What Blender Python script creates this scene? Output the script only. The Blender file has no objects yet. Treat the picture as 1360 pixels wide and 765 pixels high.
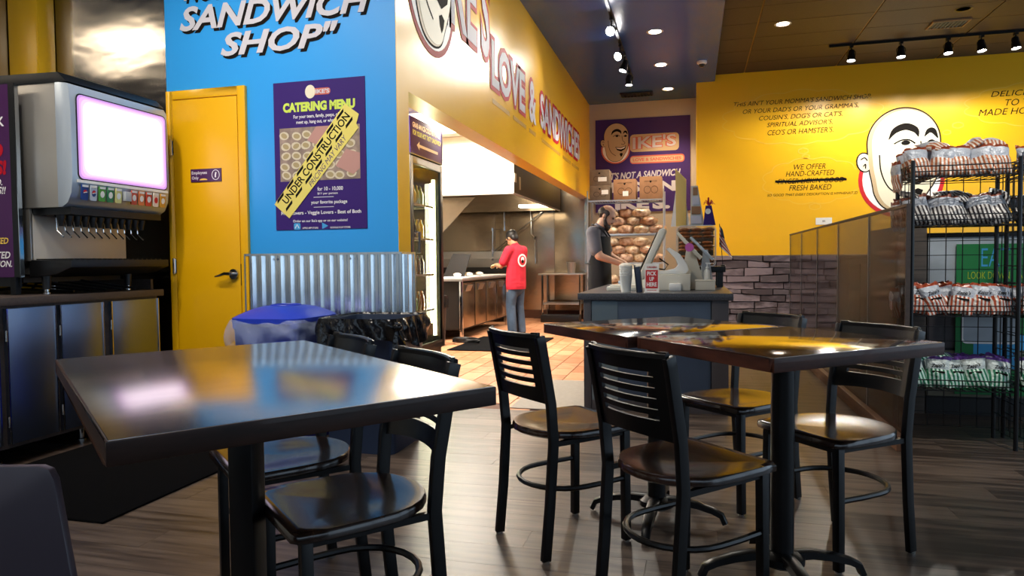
import bpy, bmesh, math, random
from mathutils import Vector, Matrix
random.seed(7)
R = math.radians
C = bpy.context.scene.collection
S = bpy.context.scene

# ---------------------------------------------------------------- camera
cam = bpy.data.objects.new('camera', bpy.data.cameras.new('camera')); C.objects.link(cam)
cam.data.sensor_width = 36; cam.data.lens = 36 * 915 / 1360; cam.data.clip_start = .02
_r = Vector((0.967544847, 0.252524748, -0.00939261659))
_d = Vector((0.000641125626, -0.0396220840, -0.999214531))
_f = Vector((-0.252698553, 0.966778848, -0.0384980432))
cam.matrix_world = Matrix(((_r.x, -_d.x, -_f.x, 0), (_r.y, -_d.y, -_f.y, 0), (_r.z, -_d.z, -_f.z, 1.1), (0, 0, 0, 1)))
S.camera = cam
# ---------------------------------------------------------------- world, exposure, big lights
S.view_settings.view_transform = 'Standard'; S.view_settings.look = 'None'
S.view_settings.gamma = 1; S.view_settings.use_curve_mapping = False
S.view_settings.exposure = 0.8
w = bpy.data.worlds.new('world'); S.world = w; w.use_nodes = True
w.node_tree.nodes['Background'].inputs[0].default_value = (.62, .80, 1, 1)
w.node_tree.nodes['Background'].inputs[1].default_value = 1.15
S.cycles.max_bounces = 8; S.cycles.glossy_bounces = 4; S.cycles.transmission_bounces = 6
S.cycles.transparent_max_bounces = 10; S.cycles.use_denoising = True; S.cycles.sample_clamp_indirect = 6
S.cycles.caustics_reflective = False; S.cycles.caustics_refractive = False

def lamp(name, kind, loc, power, color, size=.1, sizey=None, target=None, spot=None, blend=.5):
    l = bpy.data.lights.new(name, kind); l.energy = power; l.color = color
    o = bpy.data.objects.new(name, l); C.objects.link(o); o.location = loc
    if kind == 'AREA':
        l.size = size
        if sizey: l.shape = 'RECTANGLE'; l.size_y = sizey
    else: l.shadow_soft_size = size
    if spot: l.spot_size = R(spot); l.spot_blend = blend
    if target is not None:
        d = Vector(target) - Vector(loc); o.rotation_euler = d.to_track_quat('-Z', 'Y').to_euler()
    return o
WARM = (1, .84, .62); NEUT = (1, .93, .82); DAY = (.72, .85, 1)
# fluorescent troffers of the kitchen (their lit diffusers are built with the kitchen ceiling)
lamp('kitchen_light', 'AREA', (-3.0, 5.6, 2.78), 80, NEUT, .6, 1.2)
lamp('kitchen_light', 'AREA', (-3.0, 8.2, 2.78), 120, NEUT, .6, 1.2)
lamp('kitchen_light', 'AREA', (-2.45, 12.3, 2.85), 30, NEUT, .3, .6)
# hood light over the cooking line
lamp('hood_light', 'AREA', (-3.2, 11.2, 2.62), 40, WARM, .3, 1.2)
# ceiling downlights above the dining area (outside and inside the frame)
lamp('wall_wash', 'SPOT', (-3.0, 2.2, 3.95), 90, NEUT, .07, target=(-3.3, 4.2, 1.3), spot=85, blend=.9)
lamp('wall_wash', 'SPOT', (-1.9, 2.0, 3.95), 85, NEUT, .07, target=(-2.3, 4.2, 1.6), spot=85, blend=.9)
lamp('added_rack_light', 'SPOT', (2.3, 3.1, 3.98), 170, NEUT, .07, target=(1.75, 4.7, .8), spot=48, blend=.9)  # added spot out of view, brightens the chip bags
for x, y in ((-.6, 4.6),):
    lamp('dining_downlight', 'SPOT', (x, y, 3.95), 45, WARM, .07, spot=100, blend=.9)
for x, y in ((-.46, 9.11), (-.45, 10.66), (-.4, 12.18)):
    lamp('counter_downlight', 'SPOT', (x, y, 3.98), 150, WARM, .07, spot=110, blend=.9)
lamp('troffer_light', 'AREA', (-2.6, .8, 3.97), 40, NEUT, 1.2, .6)
lamp('tile_downlight', 'SPOT', (1.13, 9.59, 4.08), 80, WARM, .07, spot=110, blend=.9)

# ---------------------------------------------------------------- helpers
class MB:
    def __init__(s): s.v = []; s.f = []
    def add(s, vs, fs):
        n = len(s.v); s.v += [tuple(v) for v in vs]; s.f += [tuple(i + n for i in f) for f in fs]; return s
    def box(s, x0, x1, y0, y1, z0, z1):
        return s.add([(x, y, z) for x in (x0, x1) for y in (y0, y1) for z in (z0, z1)],
                     [(0, 1, 3, 2), (4, 6, 7, 5), (0, 4, 5, 1), (2, 3, 7, 6), (0, 2, 6, 4), (1, 5, 7, 3)])
    def obox(s, c, size, rot=(0, 0, 0)):
        from mathutils import Euler
        m = Euler(rot).to_matrix(); c = Vector(c); a, b, d = [q / 2 for q in size]
        return s.add([c + m @ Vector((x, y, z)) for x in (-a, a) for y in (-b, b) for z in (-d, d)],
                     [(0, 1, 3, 2), (4, 6, 7, 5), (0, 4, 5, 1), (2, 3, 7, 6), (0, 2, 6, 4), (1, 5, 7, 3)])
    def sweep(s, path, prof, closed=False, up=(0, 0, 1), scales=None):
        """sweep a closed 2-d profile along a path"""
        path = [Vector(p) for p in path]; n = len(path); k = len(prof); vs = []
        up = Vector(up)
        for i, p in enumerate(path):
            a = path[(i - 1) % n] if (i or closed) else p
            b = path[(i + 1) % n] if (i < n - 1 or closed) else p
            t = (b - a).normalized()
            u = up if abs(t.dot(up)) < .95 else Vector((0, 1, 0))
            sx = t.cross(u).normalized(); sy = sx.cross(t).normalized()
            q = scales[i] if scales else 1
            vs += [p + sx * (c[0] * q) + sy * (c[1] * q) for c in prof]
        fs = []
        for i in range(n if closed else n - 1):
            j = (i + 1) % n
            for c in range(k):
                d = (c + 1) % k; fs.append((i * k + c, i * k + d, j * k + d, j * k + c))
        if not closed: fs += [tuple(range(k))[::-1], tuple((n - 1) * k + c for c in range(k))]
        return s.add(vs, fs)
    def tube(s, path, r, n=8, closed=False, scales=None):
        return s.sweep(path, [(r * math.cos(2 * math.pi * i / n), r * math.sin(2 * math.pi * i / n)) for i in range(n)], closed, scales=scales)
    def bar(s, path, a, b, closed=False, up=(0, 0, 1)):
        a /= 2; b /= 2
        return s.sweep(path, [(-a, -b), (a, -b), (a, b), (-a, b)], closed, up)
    def lathe(s, prof, c=(0, 0, 0), n=20, sx=1, sy=1):
        vs = []; k = len(prof)
        for r, z in prof:
            vs += [(c[0] + r * sx * math.cos(2 * math.pi * i / n), c[1] + r * sy * math.sin(2 * math.pi * i / n), c[2] + z) for i in range(n)]
        fs = [(j * n + i, j * n + (i + 1) % n, (j + 1) * n + (i + 1) % n, (j + 1) * n + i) for j in range(k - 1) for i in range(n)]
        if prof[0][0] > 1e-4: fs.append(tuple(range(n))[::-1])
        if prof[-1][0] > 1e-4: fs.append(tuple((k - 1) * n + i for i in range(n)))
        return s.add(vs, fs)
    def prism(s, poly, axis, a, b):
        """extrude 2-d polygon along axis ('x': poly=(y,z); 'y': poly=(x,z); 'z': poly=(x,y))"""
        f = {'x': lambda p, t: (t, p[0], p[1]), 'y': lambda p, t: (p[0], t, p[1]), 'z': lambda p, t: (p[0], p[1], t)}[axis]
        n = len(poly)
        return s.add([f(p, a) for p in poly] + [f(p, b) for p in poly],
                     [tuple(range(n))[::-1], tuple(range(n, 2 * n))] + [(i, (i + 1) % n, (i + 1) % n + n, i + n) for i in range(n)])
    def grid(s, fn, nu, nv, closeu=False):
        n = len(s.v); m = nu if closeu else nu + 1
        vs = [fn(i / nu, j / nv) for j in range(nv + 1) for i in range(m)]
        fs = [(j * m + i, j * m + (i + 1) % m, (j + 1) * m + (i + 1) % m, (j + 1) * m + i) for j in range(nv) for i in range(nu)]
        return s.add(vs, fs)
    def ball(s, c, r, n=12, m=8, rz=None):
        rz = rz or r
        return s.lathe([(max(r * math.sin(math.pi * j / m), 0), -rz * math.cos(math.pi * j / m)) for j in range(m + 1)], c, n)
    def mesh(s, name, smooth=None, bevel=0, seg=2, recalc=True):
        me = bpy.data.meshes.new(name); me.from_pydata(s.v, [], s.f)
        bm = bmesh.new(); bm.from_mesh(me)
        bmesh.ops.remove_doubles(bm, verts=bm.verts, dist=1e-5)
        if recalc: bmesh.ops.recalc_face_normals(bm, faces=bm.faces)
        if bevel:
            es = [e for e in bm.edges if len(e.link_faces) == 2 and e.calc_face_angle(0) > R(35)]
            bmesh.ops.bevel(bm, geom=es, offset=bevel, segments=seg, affect='EDGES', profile=.6, clamp_overlap=True)
        bm.to_mesh(me); bm.free()
        if smooth is None: smooth = 40
        if smooth:
            me.polygons.foreach_set('use_smooth', [True] * len(me.polygons)); me.set_sharp_from_angle(angle=R(smooth))
        me.update(); return me

def link(name, me, parent=None, loc=None, rot=None):
    o = bpy.data.objects.new(name, me); C.objects.link(o)
    if parent is not None: o.parent = parent
    if loc is not None: o.location = loc
    if rot is not None: o.rotation_euler = rot
    return o
def part(parent, name, mb, mat, loc=None, rot=None, label=None, **kw):
    me = mb if isinstance(mb, bpy.types.Mesh) else mb.mesh(name, **kw)
    if mat is not None and not me.materials: me.materials.append(mat)
    o = link(name, me, parent, loc, rot)
    if label: o['label'] = label
    return o
def tag(o, label, cat, group=None):
    o['label'] = label; o['category'] = cat
    if group: o['group'] = group
    return o
def thing(name, label, cat, loc=(0, 0, 0), rz=0, group=None):
    o = bpy.data.objects.new(name, None); C.objects.link(o); o.location = loc; o.rotation_euler = (0, 0, rz)
    o.empty_display_size = .1
    return tag(o, label, cat, group)
def solo(name, mb, mat, label, cat, loc=(0, 0, 0), rot=(0, 0, 0), group=None, **kw):
    return tag(part(None, name, mb, mat, loc, rot, **kw), label, cat, group)
def struct(name, mb, mat, parent=None, **kw):
    o = part(parent, name, mb, mat, **kw)
    if parent is None: o['kind'] = 'structure'
    return o
def copy_tree(o, parent=None):
    c = o.copy(); C.objects.link(c); c.parent = parent
    for ch in list(o.children): copy_tree(ch, c)
    return c

# frames on walls: origin, right, up ; outward normal = right x up
class Fr:
    def __init__(s, o, r, u): s.o = Vector(o); s.r = Vector(r).normalized(); s.u = Vector(u).normalized(); s.n = s.r.cross(s.u)
    def p(s, x, y, d=0): return s.o + s.r * x + s.u * y + s.n * d
def plate(fr, poly, d0, th, hole=False):
    m = MB(); n = len(poly)
    m.add([fr.p(x, y, d0) for x, y in poly] + [fr.p(x, y, d0 + th) for x, y in poly],
          [tuple(range(n))[::-1], tuple(range(n, 2 * n))] + [(i, (i + 1) % n, (i + 1) % n + n, i + n) for i in range(n)])
    return m
def stroke(fr, pts, w, d0, th, closed=False):
    m = MB(); n = len(pts)
    wl = w if isinstance(w, (list, tuple)) else [w] * n
    L = []; Rr = []
    for i, p in enumerate(pts):
        a = pts[(i - 1) % n] if (i or closed) else p; b = pts[(i + 1) % n] if (i < n - 1 or closed) else p
        t = Vector((b[0] - a[0], b[1] - a[1])); t = t.normalized() if t.length else Vector((1, 0)); nn = Vector((-t.y, t.x)) * wl[i] / 2
        L.append((p[0] + nn.x, p[1] + nn.y)); Rr.append((p[0] - nn.x, p[1] - nn.y))
    vs = []
    for i in range(n): vs += [fr.p(*L[i], d0), fr.p(*Rr[i], d0), fr.p(*L[i], d0 + th), fr.p(*Rr[i], d0 + th)]
    fs = []
    for i in range(n if closed else n - 1):
        a = 4 * i; b = 4 * ((i + 1) % n)
        fs += [(a + 2, b + 2, b + 3, a + 3), (a, a + 1, b + 1, b), (a, b, b + 2, a + 2), (a + 1, a + 3, b + 3, b + 1)]
    return m.add(vs, fs)
def ell(cx, cy, rx, ry, n=28, a0=0, a1=360, rot=0):
    out = []
    full = abs(a1 - a0) >= 360
    for i in range(n if full else n + 1):
        a = R(a0 + (a1 - a0) * i / n); x, y = rx * math.cos(a), ry * math.sin(a); c, s = math.cos(R(rot)), math.sin(R(rot))
        out.append((cx + x * c - y * s, cy + x * s + y * c))
    return out

_tc = {}
def text_mesh(txt, bold=0, shear=0, res=3, spacing=1):
    k = (txt, bold, shear, res, spacing)
    if k in _tc: return _tc[k]
    cu = bpy.data.curves.new('t', 'FONT'); cu.body = txt; cu.offset = bold; cu.shear = shear; cu.resolution_u = res
    cu.space_character = spacing; cu.extrude = 0
    o = bpy.data.objects.new('t', cu); C.objects.link(o)
    dg = bpy.context.evaluated_depsgraph_get()
    me = bpy.data.meshes.new_from_object(o.evaluated_get(dg))
    vs = [v.co.copy() for v in me.vertices]; fs = [tuple(p.vertices) for p in me.polygons]
    bpy.data.objects.remove(o); bpy.data.curves.remove(cu); bpy.data.meshes.remove(me)
    x0 = min(v.x for v in vs); x1 = max(v.x for v in vs); y0 = min(v.y for v in vs); y1 = max(v.y for v in vs)
    _tc[k] = ([((v.x - x0) / (x1 - x0), (v.y - y0) / (y1 - y0)) for v in vs], fs, (x1 - x0) / (y1 - y0)); return _tc[k]
def text(parent, fr, txt, box, mat, d=.002, bold=.0, shear=0, tilt=0, spacing=1, name='lettering', base=None, fn=None, grow=0):
    """flat lettering fitted to box=(x0,x1,y0,y1) of frame fr; if x1 is None the natural width is kept and centred on x0"""
    vs, fs, asp = text_mesh(txt, bold, shear, 3, spacing)
    x0, x1, y0, y1 = box
    if x1 is None: wd = asp * (y1 - y0); x0, x1 = x0 - wd / 2, x0 + wd / 2
    x0 -= grow; x1 += grow; y0 -= grow; y1 += grow
    out = []
    for u, v in vs:
        x = x0 + u * (x1 - x0); y = y0 + v * (y1 - y0) + tilt * (x - x0)
        if fn: x, y = fn(x, y)
        out.append(fr.p(x, y, d))
    m = MB(); m.add(out, fs); me = bpy.data.meshes.new(name); me.from_pydata(m.v, [], m.f); me.materials.append(mat)
    return link(name, me, parent)

# ---------------------------------------------------------------- materials
def srgb(h):
    h = h.lstrip('#'); c = [int(h[i:i + 2], 16) / 255 for i in (0, 2, 4)]
    return tuple((x / 12.92 if x <= .04045 else ((x + .055) / 1.055) ** 2.4) for x in c) + (1,)
def mat(name, col, rough=.5, metal=0, noise=None, bump=None, coat=0, ior=None, emit=None, estr=0, trans=0, alpha=1, aniso=0, spec=None, subsurf=0):
    m = bpy.data.materials.new(name); m.use_nodes = True; nt = m.node_tree; b = nt.nodes['Principled BSDF']
    col = srgb(col) if isinstance(col, str) else tuple(col) + ((1,) if len(col) == 3 else ())
    b.inputs['Base Color'].default_value = col; b.inputs['Roughness'].default_value = rough; b.inputs['Metallic'].default_value = metal
    b.inputs['Coat Weight'].default_value = coat; b.inputs['Coat Roughness'].default_value = .08
    if ior: b.inputs['IOR'].default_value = ior
    if spec is not None: b.inputs['Specular IOR Level'].default_value = spec
    if trans: b.inputs['Transmission Weight'].default_value = trans
    if alpha < 1: b.inputs['Alpha'].default_value = alpha
    if emit: b.inputs['Emission Color'].default_value = srgb(emit); b.inputs['Emission Strength'].default_value = estr
    if noise or bump:
        tc = nt.nodes.new('ShaderNodeTexCoord'); mp = nt.nodes.new('ShaderNodeMapping'); nt.links.new(tc.outputs['Object'], mp.inputs[0])
    if noise:   # (scale xyz, amount, detail)
        mp.inputs['Scale'].default_value = noise[0]
        nz = nt.nodes.new('ShaderNodeTexNoise'); nz.inputs['Scale'].default_value = 1; nz.inputs['Detail'].default_value = noise[2] if len(noise) > 2 else 4
        nt.links.new(mp.outputs[0], nz.inputs['Vector'])
        rp = nt.nodes.new('ShaderNodeValToRGB'); a = noise[1]
        c2 = srgb(noise[3]) if len(noise) > 3 else tuple(min(c * (1 + a), 1) for c in col[:3]) + (1,)
        rp.color_ramp.elements[0].color = tuple(c * (1 - a) for c in col[:3]) + (1,); rp.color_ramp.elements[1].color = c2
        rp.color_ramp.elements[0].position = .32; rp.color_ramp.elements[1].position = .68
        nt.links.new(nz.outputs['Fac'], rp.inputs[0]); nt.links.new(rp.outputs[0], b.inputs['Base Color'])
    if bump:    # (scale xyz, strength, distance)
        mp2 = nt.nodes.new('ShaderNodeMapping'); nt.links.new(tc.outputs['Object'], mp2.inputs[0]); mp2.inputs['Scale'].default_value = bump[0]
        nz2 = nt.nodes.new('ShaderNodeTexNoise'); nz2.inputs['Scale'].default_value = 1; nz2.inputs['Detail'].default_value = 4
        nt.links.new(mp2.outputs[0], nz2.inputs['Vector'])
        bp = nt.nodes.new('ShaderNodeBump'); bp.inputs['Strength'].default_value = bump[1]; bp.inputs['Distance'].default_value = bump[2]
        nt.links.new(nz2.outputs['Fac'], bp.inputs['Height']); nt.links.new(bp.outputs[0], b.inputs['Normal'])
    return m
M = {}
M['yellow'] = mat('yellow_paint', '#F0B616', .30, bump=((6, 6, 6), .06, .02), coat=0)
M['yellow_door'] = mat('yellow_door_paint', '#E8AD08', .35, bump=((20, 20, 20), .05, .01))
M['blue'] = mat('blue_paint', '#2C9BE8', .38, bump=((9, 9, 9), .06, .01))
M['grey_wall'] = mat('grey_wall_paint', '#B9AD9A', .6)
M['cream_wall'] = mat('cream_wall_paint', '#D8CDB8', .6)
M['white_wall'] = mat('white_wall_paint', '#E4DFD2', .6)
M['ceiling_blue'] = mat('glossy_blue_ceiling_paint', '#24509A', .26, bump=((1.2, .8, 1), .12, .08))
M['tile_ceil'] = mat('brown_ceiling_tile', '#3E3026', .6, noise=((30, 30, 30), .12))
M['ceil_grid'] = mat('tan_ceiling_grid', '#8A6A48', .5)
M['steel'] = mat('brushed_stainless', '#A9A39A', .14, 1, bump=((.5, .5, 1.5), .25, .05))
M['steel_brushed'] = mat('fine_brushed_steel', '#B8B4AE', .33, .8, noise=((2, 60, 2), .06), bump=((3, 3, 120), .05, .002))
M['steel_warm'] = mat('warm_stainless', '#A5957F', .27, 1, bump=((1.5, 1.5, 2.5), .3, .03))
M['steel_door'] = mat('cabinet_steel', '#8E9AB2', .3, 1, noise=((40, 2, 2), .05))  # bluish base colour stands in for a blue reflection on the doors
M['chrome'] = mat('chrome', '#C8C8C8', .12, 1)
M['galv'] = mat('galvanised_corrugated_steel', '#D9E4EC', .26, 1, noise=((30, 30, 8), .1))
M['black_metal'] = mat('black_powder_coated_metal', '#060608', .34, spec=.4)
M['black_plastic'] = mat('black_plastic', '#0B0B0D', .42)
M['black_rubber'] = mat('black_carpet', '#040406', .95, noise=((80, 80, 80), .3), spec=.1)
M['seat_wood'] = mat('dark_lacquered_seat_wood', '#2A1910', .2, coat=.2, noise=((4, 34, 4), .45, 5), bump=((3, 60, 3), .08, .004))
M['edge_wood'] = mat('dark_walnut_edge', '#2E1B13', .5, spec=.25, noise=((7, 7, 30), .5, 5), coat=.15)
M['edge_wood_red'] = mat('reddish_walnut_edge', '#44241A', .5, spec=.25, noise=((7, 7, 30), .5, 5), coat=.15)
M['top_steel'] = mat('brushed_steel_table_top', '#C4BEB8', .19, 1, noise=((2, 40, 2), .05, 5))
M['top_wood'] = mat('glossy_walnut_table_top', '#3A2417', .1, .0, noise=((3, 22, 3), .4, 5), coat=1, ior=2.3)
M['granite'] = mat('dark_speckled_stone', '#3D3D42', .32, noise=((140, 140, 140), .6, 3))
M['counter_front'] = mat('blue_grey_laminate', '#3A4659', .3, noise=((3, 3, 3), .12))
M['counter_trim'] = mat('dark_grey_trim', '#403B3E', .45)
M['laminate_brown'] = mat('brown_grey_laminate', '#4A3F3A', .45, noise=((60, 60, 60), .15))
M['purple'] = mat('purple_print', '#3D2468', .6, spec=.3)
M['purple_dark'] = mat('dark_purple_print', '#37206B', .6, spec=.2)
M['purple_maroon'] = mat('plum_print', '#451C4E', .35)
M['white'] = mat('white_plastic', '#E6E6E4', .4)
M['offwhite'] = mat('off_white_plastic', '#CFCBBE', .45)
M['grey_plastic'] = mat('grey_plastic', '#A3A8AE', .35)
M['silver_plastic'] = mat('silver_plastic', '#AEB9C6', .3, .4)
M['letter_silver'] = mat('silver_letter_print', '#C9C6CE', .6, spec=.2)
M['letter_white'] = mat('white_letter_print', '#F0EFEF', .5)
M['letter_black'] = mat('black_letter_print', '#120E0C', .8, spec=.15)
M['letter_red'] = mat('red_letter_print', '#B5182A', .6, spec=.2)
M['letter_pink'] = mat('salmon_letter_print', '#C8604E', .6)
M['letter_lime'] = mat('lime_letter_print', '#C9DC55', .5)
M['letter_gold'] = mat('pale_gold_line_print', '#F3CC5A', .5)
M['letter_tan'] = mat('tan_shadow_print', '#B88A28', .5)
M['bubble_line'] = mat('pale_bubble_line', '#F0BE3C', .45)
M['cream'] = mat('cream_print', '#E6DEC4', .5)
M['cream_shade'] = mat('tan_cream_print', '#C2A984', .5)
M['red'] = mat('red_print', '#C41A22', .5)
M['green'] = mat('green_print', '#15793C', .5)
M['sky_print'] = mat('light_blue_print', '#3E9FD8', .5)
M['tape_yellow'] = mat('yellow_tape_print', '#E3D36A', .5)
M['cardboard'] = mat('brown_cardboard', '#9A6F4C', .75, noise=((12, 12, 12), .1))
M['cardboard_dark'] = mat('dull_cardboard', '#6E5B48', .75, noise=((12, 12, 12), .15))
M['paper'] = mat('white_paper', '#E8E6E0', .6)
M['liner_clear'] = mat('clear_bin_liner', '#B9C9F0', .15, alpha=.3, bump=((22, 22, 9), .9, .03))
M['liner_black'] = mat('black_bin_liner', '#0A0A0E', .18, bump=((16, 16, 10), .7, .02))
M['bin_blue'] = mat('blue_bin_plastic', '#1A37B8', .42)
M['bin_navy'] = mat('navy_bin_plastic', '#16253F', .45)
M['glass'] = mat('clear_glass', '#F4F8F6', .03, trans=1, ior=1.1, alpha=.35)
M['tint_glass'] = mat('brown_tinted_acrylic', '#24150B', .08, alpha=.55)
M['skin'] = mat('skin', '#B9835F', .55, subsurf=.1)
M['skin_light'] = mat('light_skin', '#C9967A', .55)
M['hair'] = mat('black_hair', '#15100E', .5, noise=((90, 90, 20), .5))
M['hair_brown'] = mat('dark_brown_hair', '#2E1C12', .55, noise=((90, 90, 20), .5))
M['shirt_red'] = mat('red_cotton', '#C01D33', .85, noise=((9, 9, 9), .12), bump=((7, 7, 14), .35, .03))
M['shirt_grey'] = mat('charcoal_cotton', '#56535A', .85, bump=((7, 7, 14), .35, .03))
M['jeans'] = mat('faded_blue_denim', '#3D4D61', .85, noise=((7, 7, 5), .35), bump=((9, 9, 14), .4, .03))
M['apron'] = mat('black_apron_cloth', '#121216', .8, bump=((7, 7, 14), .3, .02))
M['shoe'] = mat('black_shoe', '#141416', .5)
M['glove'] = mat('vinyl_glove', '#E6CF9E', .45)
# ================================================================ setting
def rand_mat(name, c1, c2, rough, scale, bump, coat=0, extra=.3):
    """surface whose tone differs from piece to piece, with grain"""
    m = bpy.data.materials.new(name); m.use_nodes = True; nt = m.node_tree; b = nt.nodes['Principled BSDF']
    tc = nt.nodes.new('ShaderNodeTexCoord'); oi = nt.nodes.new('ShaderNodeObjectInfo'); mp = nt.nodes.new('ShaderNodeMapping')
    mp.inputs['Scale'].default_value = scale; nt.links.new(tc.outputs['Object'], mp.inputs[0])
    cb = nt.nodes.new('ShaderNodeCombineXYZ'); mu = nt.nodes.new('ShaderNodeMath'); mu.operation = 'MULTIPLY'; mu.inputs[1].default_value = 37
    nt.links.new(oi.outputs['Random'], mu.inputs[0]); nt.links.new(mu.outputs[0], cb.inputs[0]); nt.links.new(mu.outputs[0], cb.inputs[1])
    nt.links.new(cb.outputs[0], mp.inputs['Location'])
    nz = nt.nodes.new('ShaderNodeTexNoise'); nz.inputs['Scale'].default_value = 1; nz.inputs['Detail'].default_value = 6; nt.links.new(mp.outputs[0], nz.inputs[0])
    ad = nt.nodes.new('ShaderNodeMath'); ad.operation = 'MULTIPLY_ADD'; ad.inputs[1].default_value = extra; nt.links.new(oi.outputs['Random'], ad.inputs[0])
    sb = nt.nodes.new('ShaderNodeMath'); sb.operation = 'SUBTRACT'; sb.inputs[1].default_value = extra / 2; nt.links.new(nz.outputs['Fac'], sb.inputs[0]); nt.links.new(sb.outputs[0], ad.inputs[2])
    rp = nt.nodes.new('ShaderNodeValToRGB'); rp.color_ramp.elements[0].color = srgb(c1); rp.color_ramp.elements[1].color = srgb(c2)
    rp.color_ramp.elements[0].position = .36; rp.color_ramp.elements[1].position = .64
    nt.links.new(ad.outputs[0], rp.inputs[0]); nt.links.new(rp.outputs[0], b.inputs['Base Color'])
    b.inputs['Roughness'].default_value = rough; b.inputs['Coat Weight'].default_value = coat
    bp = nt.nodes.new('ShaderNodeBump'); bp.inputs['Strength'].default_value = bump; bp.inputs['Distance'].default_value = .01
    nt.links.new(nz.outputs['Fac'], bp.inputs['Height']); nt.links.new(bp.outputs[0], b.inputs['Normal'])
    return m
M['plank'] = rand_mat('grey_brown_wood_plank', '#372D27', '#66584E', .36, (2.2, 26, 2), .12)
M['tile'] = rand_mat('orange_quarry_tile', '#AE6E48', '#CA8F68', .42, (9, 9, 9), .08, extra=.5)
M['stone'] = rand_mat('purple_grey_stone', '#4E4246', '#7F7076', .75, (7, 7, 16), .8, extra=.5)
M['grout'] = mat('dark_grout', '#5E3B2A', .8)
M['mortar'] = mat('dark_mortar', '#1E1A1C', .9)

YB, XS, YW, YK = 4.2, -1.865, 11.9, 13.0
fl = struct('floor', MB().box(-5.1, 7.6, -3.6, 13.2, -.12, -.006), M['mortar'])
# wood-look planks of the dining floor
PL = {}
def plank(x0, x1, y0, y1):
    k = round(x1 - x0, 3)
    if k not in PL: PL[k] = MB().box(0, x1 - x0 - .0012, 0, y1 - y0 - .0012, -.01, 0).mesh('plank', bevel=0); PL[k].materials.append(M['plank'])
    link('plank', PL[k], fl, (x0, y0, 0))
yy = 1.0; row = 0
while yy < 4.9:
    x = -3.6 - (row * .47) % 1.2
    while x < 3.0:
        if not (x + 1.2 < -3.6): plank(x, x + 1.2, yy, yy + .17)
        x += 1.2
    yy += .17; row += 1
YT = yy
rest = MB()
def rest_planks(X0, X1, Y0, Y1):
    y = Y0; r = 0
    while y < Y1 - .01:
        x = X0 - (r * .47) % 1.2
        while x < X1:
            a, b = max(x, X0), min(x + 1.2, X1)
            if b - a > .02: rest.box(a + .001, b - .001, y + .001, min(y + .17, Y1) - .001, -.01, -.0004)
            x += 1.2
        y += .17; r += 1
rest_planks(-4.9, 7.5, -3.5, 1.0); rest_planks(3.0, 7.5, 1.0, YT); rest_planks(-.76, 7.5, YT, 12.95)
rp_ = struct('plank', rest, M['plank'], fl); rp_['kind'] = 'stuff'
rest = MB()
# quarry tiles of the kitchen floor
tm = MB().box(0, .192, 0, .392, -.012, 0).mesh('floor_tile'); tm.materials.append(M['tile'])
y = YT; r = 0
struct('grout_bed', MB().box(-4.95, -.76, YT, 12.95, -.02, -.005), M['grout'], fl)
more = MB()
i = 0
while y < 12.9:
    x = -.76 - .2; r = 0
    while x > -4.95:
        yo = y + (.2 if r % 2 else 0)
        if x > -3.0: link('floor_tile', tm, fl, (x + .004, yo + .004, 0))
        else: more.box(x + .004, x + .196, yo + .004, yo + .396, -.012, 0)
        x -= .2; r += 1
    y += .4
mt = struct('floor_tile', more, M['tile'], fl); mt['kind'] = 'stuff'

# ceilings
cl = struct('ceiling', MB().box(-5.1, .36, -3.6, 13.2, 4.02, 4.3), M['ceiling_blue'])
c2 = struct('ceiling', MB().box(.36, 7.6, -3.6, 12.1, 4.135, 4.3), M['ceil_grid'])
TX = [.82 + 1.385 * k for k in range(-1, 5)]
tmesh = {}
for a, b in zip([.37] + TX[1:], TX[1:] + [7.5]):
    pass
xs = [.365, .82, 2.19, 3.58, 4.96, 6.34, 7.5]
rest = MB()
for a, b in zip(xs[:-1], xs[1:]):
    y = 11.9
    while y > -3.4:
        if y > 6.4 and a < 5: 
            k = round(b - a, 2)
            if k not in tmesh:
                tmesh[k] = MB().box(.012, b - a - .012, -.61 + .006, -.006, 0, .02).mesh('ceiling_tile'); tmesh[k].materials.append(M['tile_ceil'])
            link('ceiling_tile', tmesh[k], c2, (a, y, 4.123))
        else: rest.box(a + .012, b - .012, y - .604, y - .006, 4.123, 4.14)
        y -= .61
rt = struct('ceiling_tile', rest, M['tile_ceil'], c2); rt['kind'] = 'stuff'

# walls
wb_ = struct('wall_front', MB().box(-3.64, XS, YB, 4.39, 0, 4.02), M['blue'])
struct('jamb_face', MB().box(XS + .0005, XS + .004, YB - .001, 4.392, 0, 4.02), M['yellow'], wb_)
wst = struct('wall_front_left', MB().box(-5.0, -3.64, YB, 4.39, 0, 4.02), M['steel'])
struct('column_cover', MB().box(-4.89, -4.61, 4.05, 4.199, 0, 4.02), M['yellow'], wst, bevel=.02)
wl = struct('wall_left', MB().box(-5.05, -4.9, -3.5, YB, 0, 4.02), M['white_wall'])
struct('steel_panel', MB().box(-4.9, -4.893, 1.6, YB, 0, 4.02), M['steel'], wl)
so = struct('wall_soffit', MB().box(XS - .185, XS, 4.392, YK, 2.26, 4.02), M['yellow'])
struct('wall_kitchen_left', MB().box(-5.1, -5.0, 4.39, 13.1, 0, 2.9), M['white_wall'])
wk = struct('wall_kitchen_back', MB().box(-5.0, -1.9, YK, 13.12, 0, 2.9), M['steel_warm'])
for a in (-4.9, -3.72, -2.54):
    b = min(a + 1.17, -1.93)
    struct('steel_panel', MB().box(a, b, YK - .012, YK - .0005, .16, 2.86), M['steel_warm'], wk, bevel=.003)
struct('baseboard_kitchen', MB().box(-4.95, -1.93, YK - .03, YK - .001, 0, .155), M['grout'])
kc = struct('ceiling_kitchen', MB().box(-5.0, XS - .19, 4.39, 13.0, 2.86, 2.95), M['white_wall'])
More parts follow.
